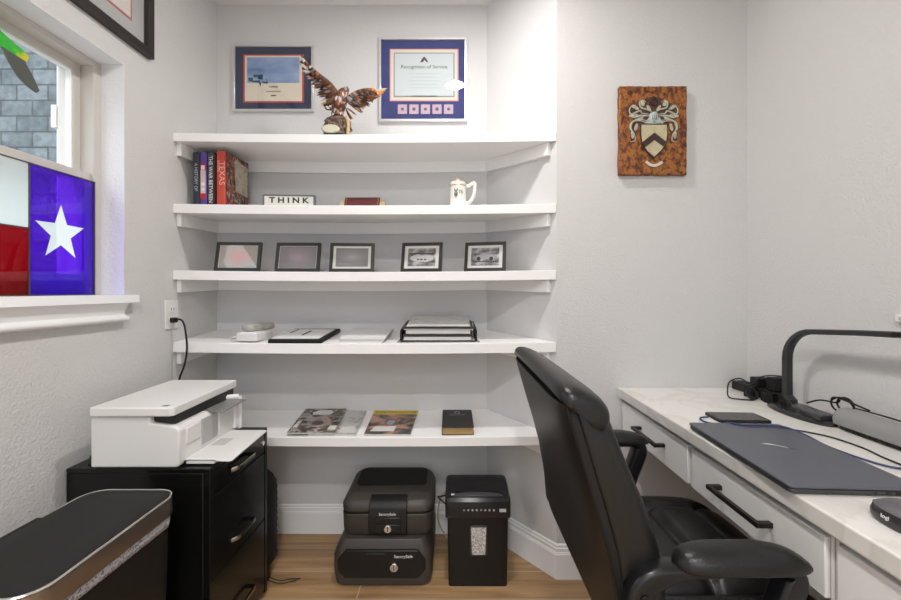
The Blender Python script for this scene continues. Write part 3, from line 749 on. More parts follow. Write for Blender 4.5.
fr_spec = [
    (237, 48, .115, 0.06, photo_mat('print_rosy', (.38, .37, .33), (.62, .16, .15), (11, 9, 15)), 'small black frame with a blurred reddish print, leftmost on the middle shelf'),
    (297, 44, .115, 0.03, photo_mat('print_violet_grey', (.20, .18, .19), (.36, .27, .33), (11, 9, 20)), 'small black frame with a blurred violet-grey print, second from left'),
    (351.5, 43, .115, 0.05, photo_mat('print_grey', (.16, .16, .165), (.36, .35, .36), (9, 9, 16)), 'small black frame with a grey print and white border, centre of the middle shelf'),
    (421, 40, .115, -.16, None, 'small black frame with a black-and-white photo of a winding track, fourth from left'),
    (484.5, 40, .122, -.26, None, 'small black frame with a black-and-white photo of a car, rightmost on the middle shelf')]
FB = mat('frame_black', (.018, .017, .016), .35)
def frame_copyable():
    pass
for idx, (x, wpx, hh, rz, pm, lab) in enumerate(fr_spec):
    Y = 1.695 if idx < 3 else 1.68
    X = px(x, Y); t = thing('photo_frame', lab, 'picture frame', (X, Y, top(2, X, Y)), rz, group='five small black frames on the middle shelf')
    W = .187 if idx < 3 else .176; H = .128; f_ = .0135; lean = Matrix.Rotation(math.radians(-13), 4, 'X')
    m = M(); m.T = lean
    m.box(-W/2, -W/2+f_, -.007, .007, 0, H); m.box(W/2-f_, W/2, -.007, .007, 0, H); m.box(-W/2+f_, W/2-f_, -.007, .007, 0, f_); m.box(-W/2+f_, W/2-f_, -.007, .007, H-f_, H)
    obj('frame', m, FB, t, bevel=.001)
    m = M(); m.T = lean; m.box(-W/2+f_*.8, W/2-f_*.8, -.002, .001, f_*.8, H-f_*.8); obj('mount', m, mat('white_mount', (.68, .68, .66), .7), t, smooth=0)
    a = .003 if idx < 2 else (.012 if idx == 2 else .0145)
    m = M(); m.box(-W/2+f_+a, W/2-f_-a, -.001, 0, -H/2+f_+a*.8, H/2-f_-a*.8)
    ph = obj('photo_print', m, pm or BWP, t, smooth=0); ph.matrix_basis = Matrix(lean) @ Matrix.Translation((0, -.0022, H/2))
    if idx >= 3:
        m = M()
        if idx == 3:
            m.prism([(-.045, .004), (-.02, .012), (.005, .007), (.03, .009), (.05, .003), (.05, -.012), (.02, -.022), (-.02, -.02), (-.05, -.008)], -.0018, -.0012, 'y')
            mm = mat('pale_track', (.52, .52, .53), .6)
        else:
            m.prism([(-.044, -.004), (-.036, .006), (-.016, .010), (-.002, .018), (.012, .012), (.034, .008), (.042, -.002), (.04, -.012), (-.04, -.012)][::-1], -.0018, -.0012, 'y')
            mm = mat('pale_car_body', (.38, .38, .40), .6)
        c_ = obj('photo_subject', m, mm, ph, smooth=0)
        m = M()
        if idx == 4:
            for wx in (-.027, .027): m.disc((wx, -.0026, -.010), .009, .0006, 'y', 14)
            m.box(-.052, .052, -.0026, -.002, -.024, -.021)
        else:
            for wx in (-.02, -.006, .01): m.box(wx, wx+.011, -.0026, -.002, -.013, -.008)
            m.box(-.054, .054, -.0026, -.002, .0135, .018)
        m2 = M()
        obj('photo_dark_shapes', m, mat('photo_black', (.03, .03, .035), .6), ph, smooth=0)
    m = M(); m.T = lean; m.box(-W/2+f_*.9, W/2-f_*.9, -.0056, -.0046, f_*.9, H-f_*.9); obj('glass_pane', m, GLASS, t, smooth=0)
    m = M(); m.add([(-.02, .012, .09), (.02, .012, .09), (.024, .058, .001), (-.024, .058, .001), (-.02, .015, .09), (.02, .015, .09), (.024, .061, .001), (-.024, .061, .001)], [(0,1,2,3),(4,7,6,5),(0,4,5,1),(1,5,6,2),(2,6,7,3),(3,7,4,0)])
    m.v = [Vector((v.x, v.y+.01, v.z)) for v in m.v]
    obj('easel_back', m, BLACKM, t, smooth=0)

# ------------------------------------------------------------------ fourth shelf
def st(i, X, Y): return top(i, X, Y)
bY = 1.632
X0 = px(235, bY); z = st(3, X0+.05, bY+.06)
wb = thing('white_box', 'low white plastic box at the left of the fourth shelf', 'box', (X0, bY, z+.001), -.10)
m = M(); m.prism(rrect(0, .092, 0, .125, .012), 0, .034); obj('box_body', m, PRINTW, wb, bevel=.004)
m = M(); m.prism(rrect(.006, .086, .008, .115, .010), .034, .0375); obj('box_lid', m, WHITE, wb, bevel=.001)
dv = M(); dv.T = Matrix.Rotation(-.30, 4, 'Z')
rr = []
for t_, s_ in ((0, .55), (.006, .9), (.02, 1), (.115, 1), (.134, .9), (.142, .5)):
    rr.append([(.029*s_*math.copysign(abs(math.cos(2*PI*q/20))**.6, math.cos(2*PI*q/20)), t_, .0165+.0160*s_*math.copysign(abs(math.sin(2*PI*q/20))**.6, math.sin(2*PI*q/20))) for q in range(20)])
dv.rings(rr)
hs_ = obj('handset', dv, ramp_mat('worn_grey_cloth', [(.3, (.33, .32, .30)), (.7, (.52, .51, .48))], (40, 40, 40), rough=.8), None, smooth=50)
hs_.location = (X0+.040, bY+.008, z+.0375)
tag(hs_, 'rounded grey handset lying on the white box', 'handset')
m = M(); P = spline([(X0+.01, bY+.04, z+.012), (X0-.02, bY+.03, z+.016), (X0-.045, bY+.05, z+.005), (X0-.05, bY+.10, z+.006), (X0-.02, bY+.12, z+.012), (X0+.0, bY+.09, z+.02), (X0-.035, bY+.06, z+.011), (X0-.03, bY+.02, z+.004)], 8)
m.tube(P, .0026, 8); tag(obj('cable', m, PRINTW), 'thin white cable looped beside the white box on the fourth shelf', 'cable')
# black padfolio with paper
FXl, FXr, fy0, fy1 = px(268, 1.625), px(322, 1.625), 1.620, 1.893
fz = st(3, (FXl+FXr)/2, 1.75)
fo = thing('document_folder', 'black padded folder holding white paper, on the fourth shelf', 'folder', ((FXl+FXr)/2, (fy0+fy1)/2, fz))
fo.rotation_euler = (math.atan(.020/.3), 0, 0)
hw = (FXr-FXl)/2; hd_ = (fy1-fy0)/2
obj('cover', M().prism(rrect(-hw, hw, -hd_, hd_, .006), 0, .017), BLACKM, fo, bevel=.004, seg=3)
obj('paper', M().box(-hw+.010, hw-.016, -hd_+.014, hd_-.034, .017, .0195), PAPER, fo, smooth=0)
m = M(); m.box(-.006, .004, -.05, .055, .0195, .0205); m.box(-.075, -.068, .0, .09, .0195, .0203); obj('pen_marks', m, INK, fo, smooth=0)
# stack of papers
pX0, pX1 = px(338, 1.63), px(384, 1.63)
pz_ = st(3, (pX0+pX1)/2, 1.76)
for q in range(3):
    a = M(); a.box(pX0+.002*q, pX1+.003*q-.004, 1.628+.004*q, 1.888-.003*q, 0, .0068)
    o = obj('paper_stack', a, PAPER if q != 1 else mat('grey_card', (.55, .55, .55), .7), smooth=0, bevel=.0006)
    tag(o, ['bottom white sheaf of loose papers beside the black folder', 'grey card sheaf between two white paper sheaves', 'top white sheaf of loose papers with printed sheet'][q], 'papers', 'papers beside the black folder')
    o.location.z = pz_+.0002+.0074*q; o.rotation_euler = (math.atan(.02/.3), 0, R.uniform(-.02, .02))
m = M(); m.prism([(pX1-.012, 1.634), (pX1+.004, 1.626), (pX1+.008, 1.64), (pX1+.012, 1.872), (pX1+.004, 1.875)], pz_-.006, pz_+.0)
# document tray
tX0, tX1 = px(401, 1.64), px(476, 1.64); ty0, ty1 = 1.640, 1.862
tz = st(3, (tX0+tX1)/2, 1.75)
tr = thing('document_tray', 'black wire document tray piled with papers on the fourth shelf', 'tray', ((tX0+tX1)/2, (ty0+ty1)/2, tz))
tr.rotation_euler = (math.atan(.02/.3), 0, 0); hw = (tX1-tX0)/2; hd_ = (ty1-ty0)/2
m = M()
for zz in (.006, .052):
    m.tube([(-hw+.01, -hd_, zz), (-hw, -hd_+.01, zz), (-hw, hd_, zz), (hw, hd_, zz), (hw, -hd_+.01, zz), (hw-.01, -hd_, zz)], .0028, 6)
for q in range(15):
    x = -hw+2*hw*q/14; m.tube([(x, -hd_, .006), (x, hd_, .006), (x, hd_, .052)], .0014, 5)
for q in range(12):
    y = -hd_+2*hd_*q/11
    for s_ in (-1, 1): m.tube([(s_*hw, y, .006), (s_*hw, y, .052)], .0014, 5)
m.tube([(-hw, -hd_, .006), (hw, -hd_, .006)], .0028, 6)
for s_ in (-1, 1): m.tube(spline([(s_*hw, -hd_, .020), (s_*(hw+.006), -hd_-.001, .008), (s_*(hw+.014), -hd_, .003)], 4), .002, 6); m.box(s_*hw-.004, s_*hw+.004, -hd_, -hd_+.16, .006, .05)
obj('wire_basket', m, BLACK, tr, smooth=40)
prs = [(.015, .012, PAPER, 'bottom sheaf'), (.011, .008, mat('dark_file', (.03, .03, .03), .5), 'f'), (.017, .018, PAPER, ''), (.006, .010, mat('grey_card', (0, 0, 0)), ''), (.005, .004, mat('dark_file', (0, 0, 0)), ''), (.005, .02, mat('grey_sheet', (.55, .55, .54), .75, var=.12, vscale=25), '')]
names = ['white paper sheaf at the very bottom of the document tray', 'lower black file folder in the document tray', 'thick white paper wad in the middle of the document tray', 'grey card file above the white wad in the document tray',
         'upper thin black folder under the top sheet in the tray', 'grey printed sheet on top of the document tray pile']
zz = .0085
for (tk, ins, mm, _), nm in zip(prs, names):
    m = M(); rr = []
    for q in range(9):
        x = -hw+ins+(2*hw-2*ins-.006)*q/8; wv = .0004*math.sin(q*1.7+tk*900)
        rr.append([(x, -hd_+ins*.6, wv), (x, hd_-.01, wv*.3), (x, hd_-.01, tk-.0014+wv*.3), (x, -hd_+ins*.6, tk-.0014+wv)])
    m.rings(rr); o = obj('paper_pile', m, mm, smooth=0)
    o['label'] = nm; o['category'] = 'papers'; o['group'] = 'papers in the document tray'
    o.rotation_euler = tr.rotation_euler
    o.location = tr.matrix_basis @ Vector((0, 0, 0)) + Matrix.Rotation(math.atan(.02/.3), 3, 'X') @ Vector((0, 0, 0))
    o.location = Vector(tr.location)+Matrix.Rotation(math.atan(.02/.3), 3, 'X') @ Vector((R.uniform(-.003, .003), 0, zz)); zz += tk
    if nm.startswith('grey printed'): o.rotation_euler.x += .07; o.location.z += .0085

# ------------------------------------------------------------------ lowest shelf
sl5 = math.atan(.020/.3)
def magazine(label, x0f, x1f, x0b, x1b, th, zoff, cover, Y0=1.632, Y1=1.893):
    """corners given by where they lie on the shelf"""
    a, b_, c_, d_ = px(x0f, Y0), px(x1f, Y0), px(x1b, Y1), px(x0b, Y1)
    cx = (a+b_)/2; X, Y = cx, (Y0+Y1)/2
    t = thing('magazine', label, 'magazine', (X, Y, st(4, X, Y)+zoff), 0, group='magazines on the lowest shelf')
    t.rotation_euler = (sl5, 0, 0); hh = (Y1-Y0)/2
    P = [(a-X, -hh), (b_-X, -hh), (c_-X, hh), (d_-X, hh)]
    m = M(); m.prism([(p[0]*.99, p[1]*.995) for p in P], .0006, th-.0008); obj('pages', m, mat('magazine_pages', (.60, .60, .58), .6), t, smooth=0)
    m = M(); m.prism(P, th-.0008, th); m.prism(P, 0, .0006); cv = obj('cover', m, cover, t, smooth=0)
    def U(u, v):
        bx = P[0][0]+(P[1][0]-P[0][0])*u; tx = P[3][0]+(P[2][0]-P[3][0])*u
        return (bx+(tx-bx)*v, -hh+2*hh*v)
    return t, cv, U, th
MC1 = ramp_mat('mag_cover_dark', [(.36, (.03, .024, .018)), (.48, (.14, .10, .07)), (.56, (.45, .42, .38)), (.64, (.05, .04, .03)), (.8, (.3, .1, .07))], (16, 20, 10), detail=5, rough=.25, distort=1.2)
MC2 = ramp_mat('mag_cover_grey', [(.3, (.25, .24, .23)), (.46, (.52, .52, .50)), (.56, (.60, .60, .58)), (.64, (.35, .10, .09)), (.75, (.5, .5, .48))], (12, 12, 10), detail=5, rough=.3, distort=1)
MC3 = ramp_mat('mag_cover_hunt', [(.34, (.03, .03, .028)), (.45, (.10, .085, .075)), (.53, (.42, .20, .12)), (.6, (.5, .3, .22)), (.7, (.08, .08, .09))], (12, 16, 10), detail=5, rough=.25, distort=1)
g2, c2_, U2, th2 = magazine('pale grey magazine partly covered by the dark magazine', 308, 355.5, 322, 366.5, .008, .0, MC2)
m = M(); m.prism([U2(.62, .05), U2(.97, .04), U2(.9, .42), U2(.64, .5)], th2, th2+.0004); obj('cover_panel', m, mat('mag_white', (.66, .65, .62), .4), c2_, smooth=0)
g1, c1_, U1, th1 = magazine('dark magazine with sepia portrait cover on the left of the lowest shelf', 286.8, 335.2, 306, 346.3, .0075, .0086, MC1, 1.628, 1.896)
m = M()
m.prism([U1(.28, .72), U1(.68, .72), U1(.74, .82), U1(.66, .92), U1(.40, .92), U1(.25, .82)], th1, th1+.0004)
m.prism([U1(.80, .10), U1(.97, .10), U1(.97, .26), U1(.82, .26)], th1, th1+.0004)
m.prism([U1(.04, .20), U1(.12, .20), U1(.14, .46), U1(.06, .46)], th1, th1+.0004)
obj('cover_highlights', m, mat('mag_white', (0, 0, 0)), c1_, smooth=0)
m = M(); m.prism([U1(.30+.26*math.cos(a)*1.0+.22, .42+.22*math.sin(a)) for a in [2*PI*q/18 for q in range(18)]], th1, th1+.0003)
m.cur = 1; m.prism([U1(.52+.13*math.cos(a), .36+.10*math.sin(a)) for a in [2*PI*q/14 for q in range(14)]], th1+.0003, th1+.0006)
obj('cover_portrait', m, [mat('sepia', (.33, .27, .24), .4, var=.5, vscale=60), mat('sepia_dark', (.07, .05, .045), .4)], c1_, smooth=0)
g3, c3_, U3, th3 = magazine('hunting magazine with a yellow title banner on the lowest shelf', 364, 410.3, 374.5, 418.5, .009, .0, MC3)
m = M(); m.prism([U3(.0, .81), U3(1, .81), U3(1, 1), U3(0, 1)], th3, th3+.0004); obj('title_banner', m, mat('mag_yellow', (.66, .46, .02), .35), c3_, smooth=0)
q_ = M(); c = U3(.5, .90); q_.mesh(text_mesh('AMERICAN HUNTER', .021, .0003), basis((c[0], c[1], th3+.0006), (1, 0, 0), (.02, 1.2, 0), (0, 0, 1))); obj('banner_title', q_, mat('banner_ink', (.10, .07, .02), .5), c3_, smooth=0)
m = M(); m.prism([U3(.10, .10), U3(.62, .10), U3(.64, .30), U3(.18, .30)], th3, th3+.0004); obj('cover_label', m, mat('mag_white', (0, 0, 0)), c3_, smooth=0)
m = M(); m.prism([U3(.48+.09*math.cos(a), .45+.10*math.sin(a)) for a in [2*PI*q/12 for q in range(12)]], th3, th3+.0004); obj('cover_spot', m, mat('mag_blue_grey', (.35, .40, .46), .4), c3_, smooth=0)
kX0, kX1 = px(441.8, 1.635), px(474, 1.635)
bb = thing('book', 'thick black book with gold page edges lying on the lowest shelf', 'book', ((kX0+kX1)/2, 1.635, st(4, (kX0+kX1)/2, 1.635)), .0)
bb.rotation_euler = (sl5, 0, .012); hw = (kX1-kX0)/2
LE = mat('black_leatherette', (.018, .017, .016), .5, bump=.3, bscale=300)
m = M(); m.prism(rrect(-hw, hw, 0, .20, .006, 3), 0, .003); m.prism(rrect(-hw, hw, 0, .20, .006, 3), .030, .033); m.box(-hw, -hw+.003, .002, .198, 0, .033)
obj('cover', m, LE, bb, bevel=.0012)
obj('gilt_pages', M().box(-hw+.003, hw-.004, .003, .196, .003, .030), mat('gilt_edge', (.42, .29, .12), .45, .35), bb, smooth=0)
m = M(); 
for q in range(14):
    a0, a1 = 2*PI*q/14, 2*PI*(q+1)/14
    m.prism([(.013*math.cos(a0), .165+.013*math.sin(a0)), (.013*math.cos(a1), .165+.013*math.sin(a1)), (.009*math.cos(a1), .165+.009*math.sin(a1)), (.009*math.cos(a0), .165+.009*math.sin(a0))], .033, .0333)
m.box(-.036, .036, .1355, .1385, .033, .0333)
obj('cover_emblem', m, mat('silver_foil', (.45, .45, .45), .4, .5), bb, smooth=0)

# ------------------------------------------------------------------ two safes and shredder on the floor
SF = mat('safe_charcoal', (.052, .045, .040), .45, bump=.25, bscale=400, bdist=.0006)
SFD = mat('safe_black', (.009, .0085, .008), .4, spec=.35)
def safe_ring(w, d, r, z, y0=0):  return [(p[0], p[1]+y0, z) for p in rrect(-w/2, w/2, 0, d, r, 5)]
yA = 1.563
s1X = (px(332, yA)+px(432, yA))/2; sw = px(432, yA)-px(332, yA)
s1 = thing('fireproof_safe', 'low charcoal fireproof safe on the floor, lower of the two', 'safe', (s1X, yA, 0), 0)
m = M(); H1 = .178
m.rings([safe_ring(sw-.035, .30, .03, 0, .006), safe_ring(sw-.015, .315, .03, .012, .002), safe_ring(sw, .33, .035, .05), safe_ring(sw, .33, .035, .115), safe_ring(sw-.03, .32, .03, .155, .006), safe_ring(sw-.06, .30, .03, H1, .014)])
obj('body', m, SF, s1, bevel=.004)
m = M(); m.prism([(-sw/2+.022, .07), (-sw/2+.05, .037), (sw/2-.055, .037), (sw/2-.024, .07), (sw/2-.026, .11), (sw/2-.055, .145), (-sw/2+.055, .145), (-sw/2+.024, .11)][::-1], -.006, .02, 'y')
obj('front_panel', m, SFD, s1, bevel=.003)
lettering('brand_lettering', 'SentrySafe', .0165, (.084, -.0066, .122), parent=s1, material=mat('brand_white', (.7, .7, .7), .5), sx=1.05)
obj('panel_line', M().box(-.06, .012, -.0068, -.005, .132, .1335), mat('brand_grey', (.1, .1, .1), .5), s1, smooth=0)
m = M(); m.disc((.048, -.014, .082), .0165, .010, 'y', 24); kl = obj('key_lock', m, CHROME, s1, bevel=.002)
obj('key_slot', M().box(.0465, .0495, -.0148, -.0135, .074, .092), BLACKM, kl, smooth=0)
yB_ = 1.60; s2X = (px(340.5, yB_)+px(433, yB_))/2; sw2 = px(433, yB_)-px(340.5, yB_)
s2 = thing('fireproof_safe', 'charcoal fireproof chest with domed lid, stacked on the lower safe', 'safe', (s2X, yB_, H1))
m = M()
m.rings([safe_ring(sw2-.03, .25, .04, 0, .006), safe_ring(sw2-.006, .26, .045, .010), safe_ring(sw2, .262, .045, .085, -.001)])
obj('body', m, SF, s2, bevel=.003)
m = M(); m.rings([safe_ring(sw2-.004, .26, .044, .085), safe_ring(sw2-.004, .26, .044, .096)]); obj('seam_band', m, SFD, s2)
def lidring(w, d, r, z, y0, sl=.0):
    return [(p[0], p[1]+y0, z+sl*(p[1]/d)) for p in rrect(-w/2, w/2, 0, d, r, 5)]
m = M(); m.rings([lidring(sw2, .262, .045, .094, -.001), lidring(sw2, .262, .045, .115, -.001, .012), lidring(sw2-.022, .25, .045, .130, .008, .022), lidring(sw2-.05, .235, .045, .136, .018, .026)])
ld = obj('lid', m, SF, s2, bevel=.003)
m = M(); yl0, yl1 = .105, .238
m.rings([[(x, y, .1368+.026*((y-.018)/.235)+dz) for x, y in rrect(-sw2/2+.034, sw2/2-.034, yl0, yl1, .03, 5)] for dz in (-.003, .0025)])
obj('lid_recess', m, SFD, ld, bevel=.001)
# front latch panel bending over the lid
m = M(); xa, xb = -.072, .082
prof = [(-.010, .012), (-.010, .108), (-.004, .122), (.010, .1345), (.050, .142), (.050, .135), (.0, .10), (.0, .012)]
m.prism([(p[0], p[1]) for p in prof], xa, xb, 'x')
lp = obj('latch_panel', m, SFD, s2, bevel=.004, seg=3)
m = M(); m.box(-.046, .056, -.014, -.008, .056, .078); m.box(-.046, .056, -.0135, -.009, .020, .050); obj('latch_handle', m, mat('latch_dark', (.006, .006, .006), .25), lp, bevel=.003)
lettering('brand_lettering', 'SentrySafe', .0155, (.004, -.0106, .090), parent=lp, material=mat('brand_white', (0, 0, 0)), sx=1.05)
m = M(); m.disc((.006, -.018, .034), .0155, .009, 'y', 24); kl = obj('key_lock', m, CHROME, lp, bevel=.002)
obj('key_slot', M().box(.0045, .0075, -.0188, -.0175, .026, .044), BLACKM, kl, smooth=0)

yS = 1.562; hX0, hX1 = px(447.5, yS), px(508.5, yS); shx = (hX0+hX1)/2; hw = (hX1-hX0)/2
sr = thing('paper_shredder', 'black paper shredder with a small window, standing on the floor', 'shredder', (shx, yS, 0))
m = M(); m.rings([[(p[0]*s_, p[1]+dy_, z) for p in rrect(-hw, hw, 0, .165, .012, 4)] for s_, dy_, z in ((.97, .004, 0), (1.0, .0, .27))])
obj('bin', m, mat('shredder_black', (.010, .008, .007), .45, spec=.35), sr)
m = M(); Wt = hw*1.075
prof = [(-.006, .27), (-.012, .285), (-.012, .338), (-.002, .350), (.006, .352), (.03, .352), (.05, .355), (.08, .362), (.145, .368), (.168, .362), (.17, .27)]
rr = []
for t_ in (-1, -.96, -.85, .85, .96, 1):
    sc = {1: .88, .96: .97, .85: 1}[abs(t_)]
    rr.append([(t_*Wt, .08+(p[0]-.08)*sc, .27+(p[1]-.27)*(sc if sc < 1 else 1)) for p in prof])
m.rings(rr); hd2 = obj('cutter_head', m, mat('shredder_gloss', (.014, .014, .017), .25), sr, bevel=.002)
m = M(); 
P = [(x, -.004+.02*(1-(x/.085)**2)*.3, .3565-.004*(1-(x/.085)**2)) for x in [(-.085+.17*q/12) for q in range(13)]]
m.box(-.085, .085, .034, .040, .3515, .3575); obj('paper_slot', m, mat('slot_black', (.004, .004, .004), .5), hd2, smooth=0)
m = M(); m.prism([(-.10, .004), (.10, .004), (.085, .026), (.03, .036), (-.03, .036), (-.085, .026)], .350, .3545); obj('slot_guard', m, mat('slot_gloss', (.06, .06, .065), .12), hd2, bevel=.001)
m = M()
for q in range(8): m.disc((-.055+q*.0165, -.0135, .307), .0042, .002, 'y', 3+q % 4)
obj('warning_icons', m, mat('icon_grey', (.4, .4, .42), .5), hd2, smooth=0)
obj('control_label', M().box(.082, .108, -.0135, -.011, .300, .312), mat('label_grey', (.45, .45, .46), .5), hd2, smooth=0)
obj('head_sticker', M().box(-.105, -.09, .012, .022, .350, .3535), mat('brand_white', (0, 0, 0)), hd2, smooth=0)
m = M(); m.prism(rrect(-.032+.0, .036, .125, .243, .008, 3)[::-1], -.006, .004, 'y'); 
obj('window_bezel', m, mat('bezel_dark', (.04, .035, .03), .4), sr, bevel=.001)
m = M(); m.prism([(-.0235, .131), (.0275, .131), (.032, .236), (-.028, .236)][::-1], -.0085, -.003, 'y')
o = obj('bin_window', m, ramp_mat('shredded_paper', [(.1, (.2, .18, .18)), (.35, (.40, .37, .36)), (.6, (.62, .58, .55)), (.85, (.8, .78, .74)), (.95, (.4, .3, .25))], (330, 330, 330), kind='cell', rough=.6), sr, bevel=.001)
# shredder cord
m = M(); P = spline([(hX0+.01, 1.70, .30), (hX0-.02, 1.70, .285), (hX0-.045, 1.74, .26), (hX0-.03, 1.76, .235), (hX0-.008, 1.74, .225)], 8); m.tube(P, .003, 8)
obj('power_cord', m, BLACK, sr, world=True)
m = M(); P = spline([(hX0+.02, 1.80, .27), (hX0-.03, 1.79, .24), (hX0-.048, 1.78, .16), (hX0-.03, 1.775, .10), (hX0+.01, 1.77, .05), (hX0+.06, 1.785, .006)], 8); m.tube(P, .0035, 8)
tag(obj('extension_cable', m, mat('tan_cord', (.42, .36, .25), .5)), 'tan cord hanging between the safes and the shredder', 'cord')

# ------------------------------------------------------------------ black filing cabinet
CBX0, CBX1, CBY0, CBY1, CBZ = -1.134, -.714, 1.166, 1.521, .639
cab = thing('filing_cabinet', 'black filing cabinet carrying the white printer', 'filing cabinet', ((CBX0+CBX1)/2, (CBY0+CBY1)/2, 0))
CB = mat('cabinet_black', (.006, .006, .006), .2, spec=.35)
obj('body', M().box(CBX0, CBX1-.02, CBY0, CBY1, .02, CBZ-.014), CB, cab, bevel=.002, world=True)
obj('plinth', M().box(CBX0+.02, CBX1-.03, CBY0+.02, CBY1-.02, 0, .02), BLACKM, cab, world=True)
obj('top_panel', M().box(CBX0, CBX1, CBY0, CBY1, CBZ-.014, CBZ), CB, cab, bevel=.002, world=True)
m = M(); m.box(CBX1-.02, CBX1, CBY0, CBY0+.016, .02, CBZ-.014); obj('front_stile', m, CB, cab, bevel=.001, world=True)
m = M(); m.box(CBX1-.02, CBX1, CBY1-.016, CBY1, .02, CBZ-.014); obj('front_stile', m, CB, cab, bevel=.001, world=True)
for i, (z0, z1, hz) in enumerate(((.552, .622, .588), (.302, .548, .362), (.03, .298, .125))):
    dr = obj('drawer', M().box(CBX1-.022, CBX1-.002, CBY0+.018, CBY1-.018, z0, z1), CB, cab, bevel=.002, world=True)
    yc = 1.345; m = M()
    P = [(CBX1-.004, yc-.062, hz-.006), (CBX1+.016, yc-.048, hz), (CBX1+.018, yc, hz+.002), (CBX1+.016, yc+.048, hz), (CBX1-.004, yc+.062, hz-.006)]
    m.bar(spline(P, 5), .013, .006, side=(0, 0, 1)); 
    obj('drawer_handle', m, mat('dark_chrome', (.30, .29, .27), .2, 1), dr, world=True)
    if i == 0:
        m = M(); m.disc((CBX1-.004, 1.487, .590), .0085, .007, 'x', 16); obj('drawer_lock', m, CHROME, dr, world=True, bevel=.001)
# wires on top left of cabinet
m = M(); P = spline([(-1.09, 1.20, .643), (-1.105, 1.215, .655), (-1.10, 1.24, .664), (-1.085, 1.23, .655), (-1.075, 1.21, .645), (-1.06, 1.19+.02, .6435)], 7); m.tube(P, .0028, 7)
P = spline([(-1.10, 1.2, .643), (-1.085, 1.22, .66), (-1.07, 1.215, .668), (-1.062, 1.22, .65)], 7); m.tube(P, .0028, 7)
tag(obj('cable', m, BLACK), 'tangled black cable behind the printer on the filing cabinet', 'cable')
# black ribbed bag behind the cabinet
m = M(); rr = []
for q in range(30):
    t_ = q/29; z = .062+.39*t_
    r = math.sin(PI*min(1, .12+t_*.88*.999))**.35 if t_ > .5 else (1 if t_ > .12 else .82+t_*1.5)
    r = (1-max(0, (t_-.72)/.28)**2.2*.75)*(1.03 if q % 2 else 1.0)
    rr.append([(-.836+.10*r*math.copysign(abs(math.cos(2*PI*k_/24))**.6, math.cos(2*PI*k_/24)), 1.625+.07*r*math.copysign(abs(math.sin(2*PI*k_/24))**.6, math.sin(2*PI*k_/24)), z) for k_ in range(24)])
cs = thing('carry_case', 'black ribbed case standing behind the black filing cabinet', 'case', (-.836, 1.625, 0))
m.rings(rr); obj('ribbed_body', m, BLACKM, cs, world=True, smooth=50)
m = M()
for a in (-.89, -.775):
    m.lathe([(.028, 0), (.034, .01), (.034, .055), (.026, .07), (.015, .08)], 18, (a, 1.60, 0)); 
obj('foot', m, BLACK, cs, world=True)
m = M(); m.tube(spline([(-.775, 1.595, .028), (-.70, 1.59, .006), (-.66, 1.60, .004), (-.62, 1.602, .004)], 8), .0018, 6); m.tube(spline([(-.78, 1.58, .03), (-.70, 1.575, .006), (-.655, 1.585, .004), (-.63, 1.592, .004)], 8), .0018, 6)
tag(obj('floor_wire', m, BLACK), 'thin dark wires lying on the wood floor beside the cabinet', 'cable')

# ------------------------------------------------------------------ printer
pr = thing('printer', 'white all-in-one printer on the black filing cabinet', 'printer', (-.93, 1.32, CBZ))
Z0 = CBZ+.004
m = M(); prof = [(-1.060, Z0), (-.808, Z0), (-.800, Z0+.01), (-.800, .752), (-.812, .763), (-.886, .772), (-.886, .790), (-1.060, .790)]
m.prism(prof[::-1], 1.162, 1.490, 'y'); obj('body', m, PRINTW, pr, world=True, bevel=.006, seg=3)
m = M(); m.T = Matrix.Translation((0, 0, 0))
pts = [(-1.062, 1.490), (-1.050, 1.150), (-1.045, 1.144), (-.818, 1.144), (-.808, 1.152), (-.818, 1.498), (-.824, 1.502), (-1.056, 1.502)]
m.prism(pts, .797, .823); obj('scanner_lid', m, PRINTW, pr, world=True, bevel=.004, seg=3)
m = M(); m.box(-1.04, -.89, 1.165, 1.49, .789, .798); obj('scanner_bed', m, mat('printer_grey', (.55, .55, .54), .5), pr, world=True)
m = M(); m.box(-.888, -.822, 1.178, 1.484, .766, .7965); obj('inner_cavity', m, mat('cavity_black', (.012, .012, .012), .4), pr, world=True)
m = M(); m.box(-.851, -.833, 1.158, 1.172, .823, .8238); obj('lid_logo', m, mat('logo_grey', (.22, .22, .22), .4), pr, world=True)
m = M(); m.box(-.801, -.7975, 1.262, 1.345, .672, .752); obj('ink_door', m, mat('printer_grey_panel', (.45, .45, .445), .45), pr, world=True, bevel=.001)
m = M(); m.box(-.802, -.7965, 1.19, 1.255, .700, .748); obj('front_panel', m, PRINTW, pr, world=True, bevel=.002)
m = M(); m.box(-.802, -.7965, 1.352, 1.44, .672, .748); obj('front_panel', m, PRINTW, pr, world=True, bevel=.002)
m = M(); m.box(-.803, -.790, 1.44, 1.462, Z0+.02, .745); m.tube([(-.797, 1.475, Z0+.01), (-.797, 1.475, .768)], .010, 12); m.tube([(-.83, 1.44, .773), (-.80, 1.475, .768)], .009, 10); obj('hinge_arm', m, WHITE, pr, world=True)
m = M(); m.prism([(-.86, .768), (-.764, .757), (-.764, .759), (-.86, .7705)][::-1], 1.31, 1.465, 'y'); obj('paper_flap', m, mat('smoky_plastic', (.22, .22, .215), .25), pr, world=True)
m = M(); m.prism([(-.80, 1.185), (-.712, 1.185), (-.70, 1.178), (-.664, 1.176), (-.658, 1.182), (-.671, 1.425), (-.677, 1.432), (-.80, 1.432)], .6545, .6595); ot = obj('output_tray', m, PRINTW, pr, world=True, bevel=.0015)
m = M(); m.box(-.80, -.715, 1.188, 1.43, .6432, .652); obj('tray_base', m, PRINTW, pr, world=True, bevel=.0015)
